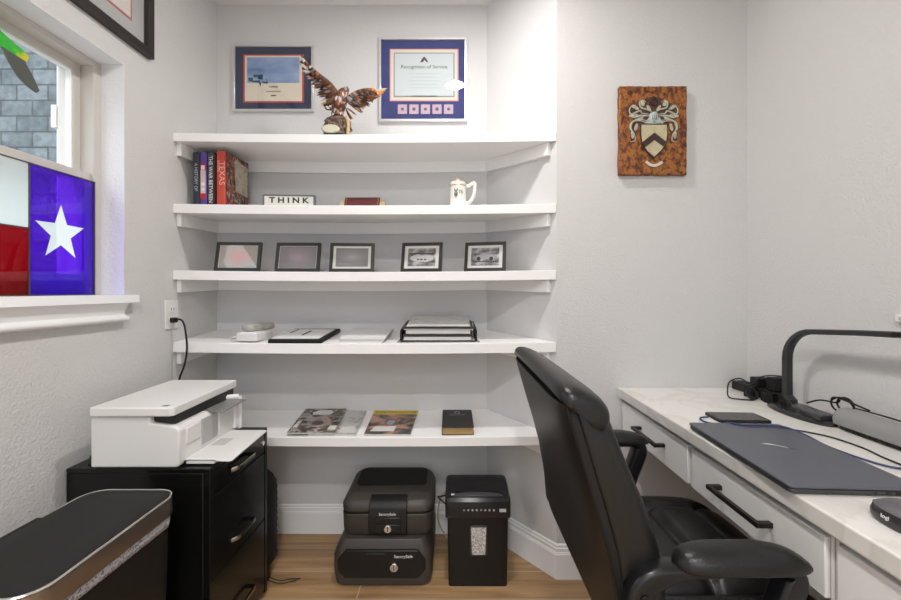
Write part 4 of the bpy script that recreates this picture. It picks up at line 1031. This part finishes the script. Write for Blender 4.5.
m = M(); m.box(-.79, -.745, 1.29, 1.35, .6594, .6599); obj('tray_recess', m, mat('printer_grey', (0, 0, 0)), ot, world=True, smooth=0)
m = M(); m.disc((-.795, 1.176, .655), .004, .003, 'x', 10); obj('tray_pin', m, BLACK, pr, world=True)

# ------------------------------------------------------------------ outlets and the black cord
PLT = mat('outlet_plate', (.80, .80, .78), .35)
def outlet(label, face, c):
    t = thing('wall_outlet', label, 'outlet', c)
    s_ = 1 if face == 'left' else -1
    def bx_(m, d0, d1, y0, y1, z0, z1):
        return m.box(min(s_*d0, s_*d1), max(s_*d0, s_*d1), y0, y1, z0, z1)
    obj('plate', bx_(M(), 0, .006, -.036, .036, 0, .116), PLT, t, bevel=.002)
    for zc in (.038, .078):
        r_ = obj('receptacle', bx_(M(), .004, .0078, -.017, .017, zc-.014, zc+.014), PLT, t, bevel=.002)
        m = M(); bx_(m, .006, .0083, -.008, -.006, zc-.003, zc+.006); bx_(m, .006, .0083, .006, .008, zc-.003, zc+.006); obj('slots', m, BLACK, r_, smooth=0)
    return t
outlet('white wall outlet on the left wall with a black plug in it', 'left', (XL, 1.605, 1.004))
sw_ = thing('wall_sensor', 'small white box on the right wall above the lamp arm, at the photo edge', 'sensor', (XR, 1.04, 1.074))
obj('housing', M().box(-.012, 0, -.026, .024, 0, .022), PLT, sw_, bevel=.003)
obj('sensor_cap', M().box(-.0135, -.011, -.018, .012, .006, .016), mat('sensor_grey', (.5, .5, .5), .4), sw_, bevel=.0005)
cd = thing('wall_cable', 'black power cord hanging from the left wall outlet to behind the printer', 'cord', (XL+.02, 1.60, .66))
m = M(); m.box(XL+.0083, XL+.028, 1.585, 1.611, 1.030, 1.050); obj('plug', m, BLACK, cd, bevel=.004, seg=3, world=True)
m = M(); P = spline([(XL+.024, 1.597, 1.041), (XL+.048, 1.59, 1.043), (XL+.066, 1.585, 1.028), (XL+.078, 1.58, .985), (XL+.082, 1.58, .93), (XL+.074, 1.58, .87), (XL+.056, 1.575, .81), (XL+.05, 1.565, .75), (XL+.05, 1.55, .64), (XL+.05, 1.55, .4), (XL+.05, 1.56, .012)], 9)
m.tube(P, .0036, 8); obj('flex', m, BLACK, cd, world=True)
m = M(); P = spline([(XL+.010, 1.600, 1.026), (XL+.010, 1.602, .99), (XL+.012, 1.60, .93), (XL+.010, 1.59, .85), (XL+.02, 1.57, .75), (XL+.03, 1.545, .6)], 8); m.tube(P, .0014, 6)
tag(obj('thin_cord', m, mat('clear_cord', (.5, .5, .48), .3)), 'thin pale cord running down the left wall below the outlet', 'cord')

# ------------------------------------------------------------------ waste bin
bX0, bX1, bY0, bY1, bZ = -.985, -.745, .70, 1.086, .622
cx_, cy_ = (bX0+bX1)/2, (bY0+bY1)/2
bn = thing('waste_bin', 'tall slim black waste bin with flat lid and steel rim', 'waste bin', (cx_, cy_, 0))
def br_(ins, z, r=.05): return [(p[0]-0, p[1], z) for p in rrect(bX0+ins, bX1-ins, bY0+ins, bY1-ins, max(.006, r-ins), 7)]
m = M(); m.rings([br_(.022, 0), br_(.008, .50), br_(.008, .565)]); obj('body', m, mat('bin_black', (.011, .0095, .0085), .5, spec=.35), bn, world=True)
m = M(); rr = []
for z, o_ in ((.570, .002), (.562, .0045), (.554, .004), (.546, .005)):
    pts = rrect(bX0+o_, bX1-o_, bY0+o_, bY1-o_, .045, 7); N = len(pts)
    rr.append([(p[0]+.0015*math.sin(i*2.3), p[1], z-(.010*(.5+.5*math.sin(p[1]*14+1)) if z < .55 else 0)) for i, p in enumerate(pts)])
m.rings(rr, caps=False)
LN = bpy.data.materials.new('bag_liner'); n, l = nt(LN); b = n['Principled BSDF']; b.inputs['Roughness'].default_value = .5
tc = n.new('ShaderNodeTexCoord'); vo = n.new('ShaderNodeTexVoronoi'); vo.inputs['Scale'].default_value = 190; l.new(tc.outputs['Object'], vo.inputs['Vector'])
r = n.new('ShaderNodeValToRGB'); r.color_ramp.elements[0].position = .28; r.color_ramp.elements[0].color = (.10, .10, .12, 1); r.color_ramp.elements[1].position = .45; r.color_ramp.elements[1].color = (.50, .52, .58, 1)
l.new(vo.outputs['Distance'], r.inputs['Fac']); l.new(r.outputs['Color'], b.inputs['Base Color'])
obj('bag_liner', m, LN, bn, world=True, solid=.001)
m = M(); m.rings([br_(.001, .569), br_(-.001, .572), br_(.0, .612), br_(.004, .614)], caps=False); obj('steel_rim', m, mat('bronze_steel', (.30, .255, .22), .3, .85), bn, world=True, solid=.002)
m = M(); m.rings([br_(.004, .60), br_(.0045, .619), br_(.012, .622), br_(.05, .622)]); obj('lid', m, mat('lid_dark', (.018, .017, .016), .55, spec=.2, bump=.05, bscale=500), bn, world=True)
m = M(); m.tube([Vector(p) for p in br_(.0005, .6165)]+[Vector(br_(.0005, .6165)[0])], .0028, 6); obj('lid_trim', m, CHROME, bn, world=True)
m = M(); m.box(bX0-.008, bX0+.006, bY0+.05, .950, .585, .6205); obj('lid_hinge', m, mat('lid_dark', (0, 0, 0)), bn, world=True, bevel=.003)

# ------------------------------------------------------------------ desk
DX, DZ = .656, .766
MRB = bpy.data.materials.new('pale_marble'); n, l = nt(MRB); b = n['Principled BSDF']; b.inputs['Roughness'].default_value = .35
tc = n.new('ShaderNodeTexCoord'); ns = n.new('ShaderNodeTexNoise'); ns.inputs['Scale'].default_value = 4.5; ns.inputs['Detail'].default_value = 9; ns.inputs['Distortion'].default_value = 1.4
l.new(tc.outputs['Object'], ns.inputs['Vector'])
r = n.new('ShaderNodeValToRGB'); cr = r.color_ramp
for p, c in ((.0, (.63, .61, .575)), (.40, (.72, .705, .67)), (.50, (.64, .62, .585)), (.54, (.73, .715, .685))):
    e_ = cr.elements.new(p) if p not in (0,) else cr.elements[0]; e_.position = p; e_.color = (*c, 1)
cr.elements[-1].color = (.72, .705, .67, 1)
l.new(ns.outputs['Fac'], r.inputs['Fac']); l.new(r.outputs[0], b.inputs['Base Color'])
m = M(); m.box(DX, XR-.001, -.30, YJ-.001, DZ-.036, DZ)
tag(obj('worktop', m, MRB, bevel=.004, seg=3), 'pale marble-look worktop along the right wall', 'worktop')
CAB = mat('cabinet_white', (.80, .80, .79), .4)
HB = mat('handle_black', (.02, .017, .014), .35, .5)
ul = ['white desk drawer unit at the far end against the wall', 'white desk drawer unit with long black handle behind the chair', 'white desk cabinet nearest the camera at the right edge']
bounds = [(1.139, 1.608), (.711, 1.139), (.26, .711)]
for i, (y0, y1) in enumerate(bounds):
    t = thing('drawer_unit', ul[i], 'drawer unit', (.93, (y0+y1)/2, .6 if i < 2 else 0), group='white units under the worktop')
    zb = .600 if i < 2 else .0
    m = M(); m.box(.690, XR-.02, y0+.001, y1-.001, zb, DZ-.0365); 
    if i == 2: m.v = []; m.f = []; m.mi = []; m.box(.690, XR-.02, y0+.001, y1-.001, .09, DZ-.0365); m.box(.74, XR-.02, y0+.001, y1-.001, 0, .09)
    obj('carcass', m, CAB, t, world=True, bevel=.001)
    m = M(); m.box(.676, .690, y0+.0015, y0+.008, zb if i < 2 else .09, DZ-.038); m.box(.676, .690, y1-.008, y1-.0015, zb if i < 2 else .09, DZ-.038); m.box(.676, .690, y0+.0015, y1-.0015, DZ-.048, DZ-.038)
    obj('face_frame', m, CAB, t, world=True)
    fronts = [(.603, DZ-.052)] if i < 2 else [(.603, DZ-.052), (.352, .598), (.10, .347)]
    for (z0, z1) in fronts:
        d_ = obj('drawer_front', M().box(.668, .689, y0+.011, y1-.011, z0, z1), CAB, t, world=True, bevel=.002)
        yc = (y0+y1)/2+(.001 if i == 1 else -.016 if i == 0 else 0); zc = .664 if z0 > .5 else (z0+z1)/2; hl = .086
        m = M(); m.box(.634, .644, yc-hl, yc+hl, zc-.0055, zc+.0055)
        for s_ in (-1, 1): m.box(.640, .669, yc+s_*(hl-.006)-.006, yc+s_*(hl-.006)+.006, zc-.0055, zc+.0055)
        obj('handle', m, HB, d_, world=True, bevel=.001)
m = M(); m.prism([(.660, DZ-.0365), (.676, DZ-.0365), (.676, .66)], 1.596, 1.616, 'y')
tag(obj('worktop_bracket', m, CAB), 'small white bracket under the far corner of the worktop', 'bracket')

# ------------------------------------------------------------------ laptop
lc = Vector((.776, .946, DZ)); 
lt = thing('laptop', 'closed dark blue-grey laptop on the worktop', 'laptop', lc, -.052)
LB = mat('laptop_slate', (.118, .124, .150), .38, .4); LS = mat('laptop_side', (.06, .06, .065), .4, .4)
obj('base', M().prism(rrect(-.122, .122, -.183, .183, .010), .003, .011), LS, lt, bevel=.002)
obj('display_lid', M().prism(rrect(-.124, .124, -.184, .184, .010), .0125, .0185), LB, lt, bevel=.002, seg=3)
obj('hinge_gap', M().box(-.118, .12, -.181, .181, .0108, .0128), BLACKM, lt, smooth=0)
m = M()
for a in (-.1, .1):
    for b_ in (-.16, .16): m.disc((a, b_, 0), .008, .0035, 'z', 12)
obj('rubber_foot', m, BLACKM, lt)
m = M()
for a, w_ in ((.035, .004), (.058, .010), (.078, .012), (.098, .012)): m.box(a-w_/2, a+w_/2, -.1842, -.1825, .0048, .0092)
obj('ports', m, mat('port_black', (.004, .004, .004), .5), lt, smooth=0)
m = M(); m.prism([(-.030, .03), (-.012, .034), (.014, .012), (.016, .004), (.002, .018)], .0185, .0189)
obj('lid_logo', m, mat('logo_silver', (.42, .43, .46), .35), lt, smooth=0)
q_ = M(); q_.mesh(text_mesh('n', .022, .0002), basis((.022, .0, .0187), (1, 0, 0), (0, 1, 0), (0, 0, 1))); obj('logo_letter', q_, mat('logo_dark', (.03, .03, .04), .3), lt, smooth=0)
# phone
phn = thing('smartphone', 'black smartphone lying screen up behind the laptop', 'phone', (.862, 1.222, DZ), -.05)
obj('phone_body', M().prism(rrect(-.076, .076, -.042, .042, .010), 0, .0085), BLACK, phn, bevel=.002)
obj('screen', M().prism(rrect(-.072, .072, -.038, .038, .007), .0085, .0090), mat('screen_glass', (.02, .018, .016), .06), phn)
# phone / laptop cables
def cable(label, pts, r, mm, n=8, name='cable'):
    m = M(); m.tube(spline(pts, n), r, 7); return tag(obj(name, m, mm), label, 'cable')
BLUEC = mat('navy_cable', (.03, .045, .14), .45)
cable('dark blue charging cable draped over the laptop lid from the phone', [(.776, 1.225, DZ+.005), (.755, 1.225, DZ+.004), (.74, 1.205, DZ+.004), (.745, 1.175, DZ+.004), (.775, 1.160, DZ+.006), (.775, 1.13, DZ+.019), (.80, 1.105, DZ+.0215), (.85, 1.10, DZ+.0215), (.895, 1.09, DZ+.0215), (.918, 1.05, DZ+.014), (.93, 1.0, DZ+.004), (.94, .93, DZ+.0035), (.965, .88, DZ+.0035), (1.02, .87, DZ+.0035), (1.06, .88, DZ+.0035)], .0025, BLUEC)
cable('thin black cable crossing the worktop behind the laptop', [(.90, 1.18, DZ+.003), (.93, 1.135, DZ+.003), (.97, 1.10, DZ+.003), (1.00, 1.06, DZ+.003), (1.01, .99, DZ+.003), (1.00, .93, DZ+.003), (1.00, .86, DZ+.003), (1.02, .78, DZ+.003)], .0021, BLACK)
# mouse
mo = thing('computer_mouse', 'black computer mouse at the right edge of the worktop', 'mouse', (.752, .655, DZ), .05)
m = M(); rr = []
for z, s_, dy_ in ((0.001, .93, 0), (.006, 1, 0), (.014, 1, 0), (.024, .93, 0), (.033, .74, -.004), (.038, .45, -.008), (.0395, .12, -.010)):
    rr.append([(s_*.036*math.copysign(abs(math.cos(2*PI*q/28))**.75, math.cos(2*PI*q/28)), s_*.056*math.sin(2*PI*q/28)+dy_, z) for q in range(28)])
m.rings(rr); obj('shell', m, mat('mouse_black', (.03, .028, .03), .3), mo, smooth=60)
m = M(); m.rings([[(a[0]*1.02+.0, a[1]*1.01, a[2]+.0012) for a in r] for r in rr[3:]]); obj('top_shell', m, mat('mouse_silver', (.17, .165, .18), .28, .6), mo, smooth=60)
q_ = M(); q_.mesh(text_mesh('logi', .009, .0006), basis((-.0368, .012, .0165), (0, -1, 0), (.05, 0, 1), (-1, 0, 0))); obj('brand_lettering', q_, mat('brand_white', (0, 0, 0)), mo, smooth=0)
# LED desk lamp
lx, ly = 1.109, 1.335
la = thing('desk_lamp', 'black arched desk lamp on the worktop by the right wall', 'lamp', (1.085, 1.265, DZ))
m = M(); m.rings([[(1.088+.048*s_*math.cos(2*PI*q/36), 1.262+.118*s_*math.sin(2*PI*q/36), DZ+z) for q in range(36)] for z, s_ in ((0, .98), (.002, 1), (.009, 1), (.014, .9), (.016, .6))])
obj('base', m, mat('lamp_gloss', (.018, .018, .02), .2), la, world=True)
m = M(); m.prism([(1.058, 1.165), (1.116, 1.165), (1.121, 1.27), (1.115, 1.305), (1.09, 1.305), (1.070, 1.27)], DZ+.012, DZ+.028); obj('touch_panel', m, mat('lamp_panel', (.04, .04, .045), .25), la, world=True, bevel=.004)
LM = mat('lamp_black', (.022, .022, .023), .4)
m = M(); m.bar([(lx, ly-.02, DZ+.014), (lx, ly-.02, DZ+.03), (lx, ly, DZ+.045), (lx, ly, DZ+.17)], .026, .019, side=(1, 0, 0)); obj('stand', m, LM, la, world=True)
arc = [(lx, ly, DZ+.165)]+[(lx, ly-.10+.10*math.cos(a), DZ+.165+.10*math.sin(a)) for a in [PI/2*q/8 for q in range(1, 9)]]+[(lx, 1.1, DZ+.276), (lx, .80, DZ+.294)]
m = M(); m.bar(arc, .026, [.019]*3+[.018, .017, .016, .016, .016, .016]+[.0155, .0155], side=(1, 0, 0)); ar = obj('arm', m, LM, la, world=True)
obj('joint', M().disc((lx-.017, .995, DZ+.2825), .007, .034, 'x', 14), BLACK, ar, world=True)
m = M(); m.box(lx-.017, lx+.017, .54, .80, DZ+.286, DZ+.302); hdL = obj('lamp_head', m, LM, la, world=True, bevel=.004)
obj('diffuser', M().box(lx-.012, lx+.012, .56, .78, DZ+.285, DZ+.2865), PAPER, hdL, world=True, smooth=0)
# soundbar
sbp = thing('soundbar', 'grey fabric soundbar on black base along the right wall', 'speaker', (1.118, .83, DZ))
m = M(); pr_ = [(1.082, DZ+.012), (1.080, DZ+.03), (1.086, DZ+.046), (1.10, DZ+.056), (1.122, DZ+.058), (1.145, DZ+.052), (1.153, DZ+.036), (1.153, DZ+.012)]
m.prism(pr_, .52, 1.146, 'y'); obj('fabric_grille', m, mat('grey_fabric', (.26, .26, .26), .85, bump=.3, bscale=900, bdist=.0008), sbp, world=True, bevel=.002)
m = M(); m.box(1.086, 1.15, .53, 1.13, DZ+.003, DZ+.0125)
for q in range(40): m.box(1.084, 1.087, .54+q*.0145, .548+q*.0145, DZ+.004, DZ+.0115)
obj('base', m, BLACK, sbp, world=True)
m = M(); m.box(1.09, 1.145, .56, .60, DZ, DZ+.004); m.box(1.09, 1.145, 1.06, 1.10, DZ, DZ+.004); obj('foot', m, BLACKM, sbp, world=True)
# power strip, adapters, tangle
ps = thing('power_strip', 'black power strip in the corner of the worktop', 'power strip', (1.139, 1.50, DZ), .10)
obj('strip_body', M().box(-.026, .026, -.11, .10, 0, .034), BLACK, ps, bevel=.004)
m = M()
for q in range(5): m.box(-.016, .016, -.095+q*.038, -.069+q*.038, .034, .0352)
obj('sockets', m, mat('socket_black', (.004, .004, .004), .6), ps, smooth=0)
m = M(); m.box(-.024, .024, -.02, .02, 0, .036)
ad = tag(obj('power_adapter', m, BLACKM, bevel=.004), 'tall black power adapter plugged into the strip beside the lamp stand', 'adapter', 'adapters on the power strip'); ad.location = (1.146, 1.425, DZ+.0352); ad.scale.z = 1.3
ad2 = ad.copy(); COL.objects.link(ad2); ad2.location = (1.139, 1.495, DZ+.0352); ad2.scale.z = .9; ad2['label'] = 'middle low black adapter plugged into the power strip'
ad3 = ad.copy(); COL.objects.link(ad3); ad3.location = (1.092, 1.478, DZ); ad3.scale = (.7, .8, 1.15); ad3.rotation_euler.z = .5; ad3['label'] = 'small black adapter lying in front of the power strip'
ad4 = ad.copy(); COL.objects.link(ad4); ad4.location = (1.098, 1.41, DZ); ad4.scale = (.5, .9, .9); ad4.rotation_euler.z = -.3; ad4['label'] = 'black adapter lying between power strip and lamp base'
cable('black cable looping over the worktop from the power strip', [(1.090, 1.48, DZ+.045), (1.070, 1.50, DZ+.062), (1.030, 1.50, DZ+.05), (1.005, 1.475, DZ+.02), (0.995, 1.45, DZ+.005), (1.015, 1.43, DZ+.004), (1.060, 1.42, DZ+.004), (1.075, 1.44, DZ+.01)], .0024, BLACK)
cable('black cable arching from the adapter to behind the lamp stand', [(1.085, 1.46, DZ+.045), (1.100, 1.45, DZ+.075), (1.130, 1.43, DZ+.088), (1.160, 1.40, DZ+.085), (1.160, 1.39, DZ+.05)], .0024, BLACK)
cable('coiled black cable bundle in front of the power strip', [(1.075, 1.455, DZ+.03), (1.060, 1.45, DZ+.015), (1.070, 1.44, DZ+.004), (1.090, 1.445, DZ+.015), (1.085, 1.46, DZ+.035), (1.065, 1.46, DZ+.028), (1.060, 1.445, DZ+.010), (1.080, 1.435, DZ+.006), (1.095, 1.45, DZ+.02), (1.080, 1.47, DZ+.04)], .0042, BLACK)
pts = []
for q in range(22): a = q*.95; pts.append((1.142+.009*math.cos(a*.5), 1.175+.03*math.cos(a), DZ+.055+.022*math.sin(a)))
cable('small looped black cable at the end of the soundbar', [(1.135, 1.29, DZ+.03), (1.14, 1.25, DZ+.05)]+pts+[(1.14, 1.10, DZ+.062)], .0026, BLACK, 5)
cable('black cord lying along the top of the soundbar', [(1.135, 1.135, DZ+.0585), (1.14, 1.05, DZ+.0585), (1.138, .95, DZ+.0585), (1.14, .88, DZ+.06)], .0022, BLACK)
cable('black cord rising up the right wall behind the soundbar', [(1.150, 1.03, DZ+.055), (1.165, 1.0, DZ+.065), (1.168, .96, DZ+.085), (1.17, .92, DZ+.12), (1.172, .90, DZ+.2)], .0042, BLACK)

# ------------------------------------------------------------------ office chair
ch = thing('office_chair', 'black leather high-back office chair facing the desk', 'chair', (.53, 1.012, 0), math.radians(.5))
LEA = mat('black_leather', (.010, .0095, .009), .33, bump=.35, bscale=220, detail=6, bdist=.0015, spec=.4)
LEB = mat('black_leather_back', (.010, .0085, .0078), .42, bump=.25, bscale=260, bdist=.001, spec=.32)
CPL = mat('chair_plastic', (.010, .010, .011), .3, spec=.4)
ox = -.53
# profile by height: rear x, front x (world X), half width
prof = [(.498, .290, .34, .268), (.515, .288, .375, .282), (.54, .284, .390, .286), (.60, .276, .388, .288), (.68, .262, .376, .288), (.76, .241, .350, .287), (.82, .223, .324, .285), (.88, .206, .300, .282), (.93, .192, .282, .278), (.948, .188, .268, .272)]
def lerp_prof(z):
    for a, b_ in zip(prof, prof[1:]):
        if z <= b_[0]:
            t = (z-a[0])/(b_[0]-a[0]); return [a[i]+(b_[i]-a[i])*t for i in range(4)]
    return list(prof[-1])
def ringat(z, which):
    _, xr, xf, w = lerp_prof(z)
    pts = []
    N = 26
    if which == 'shell':       # thin rear shell wrapping slightly round the sides
        d = .016
        for q in range(N+1):
            y = -w+2*w*q/N; u = y/w
            dent = .010*(1-u*u)*math.sin(PI*min(1, max(0, (z-.5)/.42)))  # concave centre
            pts.append((xr+ox+.012*abs(u)**8+dent*.6, y, z))
        for q in range(N+1):
            y = w-2*w*q/N; u = y/w
            pts.append((xr+ox+d+.010*abs(u)**8+.004, y*.995, z))
        return pts
    d0 = xr+.017; r = min(.03, (xf-d0)/2.1); w2 = w-.003
    out = rrect(d0+ox, xf+ox, -w2, w2, r, 5)
    for (x, y) in out:
        u = y/w2; k_ = (x-(d0+ox))/(xf-d0)
        bul = (.020*(1-min(1, abs(u))**2)) * (k_ > .6)
        g = .0
        pts.append((x+bul-(.010*math.exp(-((abs(u)-.62)/.05)**2))*(k_ > .6), y, z))
    return pts
zs = [.498, .503, .515, .53, .56, .60, .64, .68, .72, .76, .80, .84, .88, .91, .935, .948]
m = M(); m.rings([ringat(z, 'shell') for z in zs]); obj('back_shell', m, LEB, ch, smooth=50)
m = M(); m.rings([[(x, y*.97, z) for x, y, z in ringat(.515, 'c')]]+[ringat(z, 'c') for z in zs[3:]]); bc = obj('back_cushion', m, LEA, ch, smooth=60)
# piping along seam
for s_ in (-1, 1):
    m = M(); P = [(lerp_prof(z)[1]+ox+.0155, s_*(lerp_prof(z)[3]+.0005), z) for z in zs[2:]]; m.tube(P, .0028, 6); obj('seam_piping', m, LEB, bc)
# headrest roll draped over the top
m = M(); rr = []
N = 30
for q in range(N+1):
    u = -1+2*q/N; y = math.copysign(1-(1-abs(u))**1.6, u)*.288
    e_ = max(0, 1-(abs(y)/.2885)**16)**.5
    sc = .55+.45*e_; drop = .010*abs(u)**4
    cx, cz2 = .238+ox, .945-drop
    ring = []
    for k_ in range(22):
        a = 2*PI*k_/22; ca, sa = math.cos(a), math.sin(a)
        X = cx+(.050*math.copysign(abs(ca)**.8, ca))*sc+(.004*sa); Z = cz2+((.034 if sa > 0 else .010)*math.copysign(abs(sa)**.8, sa))*sc-.42*(X-cx)-(.034*max(0, ca)*max(0, -sa))
        ring.append((X, y, Z))
    rr.append(ring)
m.rings(rr); obj('headrest_roll', m, LEA, ch, smooth=70)
# seat
m = M(); NX, NY = 60, 60
sx0, sx1, hwY = -.20, .25, .272
def seat_z(u, v):   # u 0..1 back->front ; v -1..1
    e_ = max(0, 1-(abs(2*u-1))**9)**.45*max(0, 1-abs(v)**7)**.45
    z = .464+.066*e_
    z += .020*max(0, 1-(v/.60)**4)*math.sin(PI*min(1, max(0, u*1.0)))
    z -= .020*math.exp(-((abs(v)-.60)/.045)**2)*e_
    z -= .020*math.exp(-((u-.50)/.035)**2)*(abs(v) < .62)*e_
    z -= .018*math.exp(-((u-.78)/.035)**2)*(abs(v) < .62)*e_
    return z
grid = []
for i in range(NX+1):
    u = i/NX
    for j in range(NY+1):
        v = -1+2*j/NY
        x = sx0+(sx1-sx0)*u; hw_ = hwY*(1-.10*abs(2*u-1)**3); xo = -.03*abs(v)**4*(1 if u > .5 else -.3)*abs(2*u-1)
        grid.append((x+xo, v*hw_, seat_z(u, v)))
nv = len(grid); bot = [(x, y, min(z, .445)) for x, y, z in grid]
fs = []
for i in range(NX):
    for j in range(NY):
        a = i*(NY+1)+j; fs.append((a, a+NY+1, a+NY+2, a+1)); fs.append((nv+a, nv+a+1, nv+a+NY+2, nv+a+NY+1))
edge = [j for j in range(NY+1)]+[(i+1)*(NY+1)+NY for i in range(NX)]+[NX*(NY+1)+j for j in range(NY-1, -1, -1)]+[i*(NY+1) for i in range(NX-1, 0, -1)]
for a, b_ in zip(edge, edge[1:]+edge[:1]): fs.append((a, b_, nv+b_, nv+a))
m.add(grid+bot, fs); obj('seat', m, LEA, ch, smooth=70)
m = M(); m.prism(rrect(-.19, .235, -.245, .245, .05), .405, .447); obj('seat_pan', m, CPL, ch, bevel=.01)
# arms
for s_ in (-1, 1):
    y = s_*.292
    fp = spline([(.318+ox, y*.93, .49), (.316+ox, y*.98, .55), (.320+ox, y, .605), (.337+ox, y, .640), (.39+ox, y, .658), (.46+ox, y, .661), (.570+ox, y, .663), (.602+ox, y, .655), (.596+ox, y, .62), (.568+ox, y*.99, .55), (.54+ox, y*.93, .475), (.52+ox, y*.80, .432), (.50+ox, y*.62, .415)], 5)
    n_ = len(fp); tk = []
    for q in range(n_):
        t = q/(n_-1); tk.append(.042 if t < .28 else (.042-.024*(t-.28)/.08 if t < .36 else (.018 if t < .55 else (.018+.026*(t-.55)/.08 if t < .63 else .044))))
    m = M(); m.bar(fp, .042, tk, side=(0, 1, 0)); af = obj('arm_frame', m, CPL, ch, bevel=.003, smooth=60)
    m = M(); m.disc((.328+ox, y-s_*.0-(.024 if s_ < 0 else -.018), .620), .0085, .006, 'y', 16); obj('arm_bolt', m, mat('bolt_black', (.004, .004, .004), .4), af)
    m = M(); rr = []
    for q in range(25):
        t = q/24; X = .388+.246*t+ox; e_ = max(.0, 1-abs(2*t-1)**4.2)**.5; e_ = .10+.90*e_
        top_ = .668+.034*e_-.014*max(0, t-.62)*2; ring = []
        for k_ in range(18):
            a = 2*PI*k_/18; ca, sa = math.cos(a), math.sin(a)
            hh = .670+(top_-.670)*sa if sa > 0 else .670+.009*sa
            ring.append((X, y+.037*e_*math.copysign(abs(ca)**.7, ca), hh))
        rr.append(ring)
    m.rings(rr); obj('arm_pad', m, LEA, ch, smooth=65)
# base
m = M(); m.box(-.09, .10, -.07, .07, .355, .41); obj('tilt_mechanism', m, BLACKM, ch, bevel=.01)
m = M(); m.lathe([(.028, .10), (.028, .24), (.020, .242), (.020, .36)], 20); obj('gas_column', m, BLACK, ch)
m = M(); m.lathe([(.045, .075), (.048, .12), (.03, .13)], 20); obj('base_hub', m, CPL, ch)
for q in range(5):
    a = 2*PI*q/5+.3; d = Vector((math.cos(a), math.sin(a), 0)); s2_ = Vector((-d.y, d.x, 0))
    m = M(); m.bar([d*.03+Vector((0, 0, .10)), d*.16+Vector((0, 0, .095)), d*.29+Vector((0, 0, .075))], .045, [.04, .034, .022], side=s2_); lg = obj('base_leg', m, CPL, ch, bevel=.004)
    m = M()
    for w_ in (-1, 1):
        c = d*.29+s2_*.014*w_
        m.T = Matrix.Translation((c.x, c.y, .028)) @ Matrix.Rotation(math.atan2(s2_.y, s2_.x), 4, 'Z') @ Matrix.Rotation(PI/2, 4, 'Y')
        m.lathe([(.020, -.009), (.028, -.007), (.028, .007), (.020, .009)], 18)
    m.T = None; m.tube([d*.29+Vector((0, 0, .03)), d*.29+Vector((0, 0, .075))], .006, 8)
    obj('caster', m, BLACK, lg)

# ------------------------------------------------------------------ ceiling downlights (rearmost one added as unseen fill)
def downlight(x, y, w, label, col=(1, .965, .93)):
    t = thing('downlight', label, 'ceiling light', (x, y, ZC-.012))
    m = M(); m.lathe([(.062, .012), (.085, .012), (.086, .006), (.078, 0), (.064, .003)], 36); obj('trim_ring', m, WHITE, t)
    em = bpy.data.materials.get('lamp_lens')
    if not em:
        em = bpy.data.materials.new('lamp_lens'); n, l = nt(em); b = n['Principled BSDF']; b.inputs['Emission Color'].default_value = (*col, 1); b.inputs['Emission Strength'].default_value = 8
    obj('lens', M().disc((0, 0, .004), .062, .006, 'z', 32), em, t)
    L = bpy.data.lights.new('downlight_lamp', 'AREA'); L.shape = 'DISK'; L.size = .115; L.energy = w; L.color = col
    o = bpy.data.objects.new('downlight_lamp', L); COL.objects.link(o); o.location = (x, y, ZC-.016)
    return t
downlight(.0, 1.17, 13.5, 'round recessed ceiling light nearest the alcove shelves')
downlight(-.05, -.38, 23, 'round recessed ceiling light above the middle of the room')
downlight(.0, -1.75, 16, 'added unseen fill light in the ceiling at the open end of the room')  # made-up lamp behind the camera, added to lift the ambient light

# daylight
W = bpy.data.worlds.new('World'); S.world = W; W.use_nodes = True
n, l = W.node_tree.nodes, W.node_tree.links; bg = n['Background']
tc = n.new('ShaderNodeTexCoord'); sx = n.new('ShaderNodeSeparateXYZ'); l.new(tc.outputs['Generated'], sx.inputs[0])
rp = n.new('ShaderNodeValToRGB'); cr = rp.color_ramp       # pale horizon, brighter overcast sky overhead
cr.elements[0].position = .25; cr.elements[0].color = (.155, .16, .165, 1); cr.elements[1].position = .55; cr.elements[1].color = (.88, .95, 1, 1)
l.new(sx.outputs['Z'], rp.inputs['Fac']); l.new(rp.outputs['Color'], bg.inputs[0]); bg.inputs[1].default_value = 6.0
S.view_settings.view_transform = 'Standard'; S.view_settings.look = 'None'; S.view_settings.gamma = 1; S.view_settings.use_curve_mapping = False
S.view_settings.exposure = -0.03

# ------------------------------------------------------------------ camera
cam = bpy.data.cameras.new('camera'); co = bpy.data.objects.new('camera', cam); COL.objects.link(co)
co.location = (0, 0, CZ); co.rotation_euler = (PI/2, 0, 0)
cam.sensor_width = 36; cam.lens = 36*400/901; cam.shift_x = -4.5/901; cam.shift_y = -10/901; cam.clip_start = .02
S.camera = co
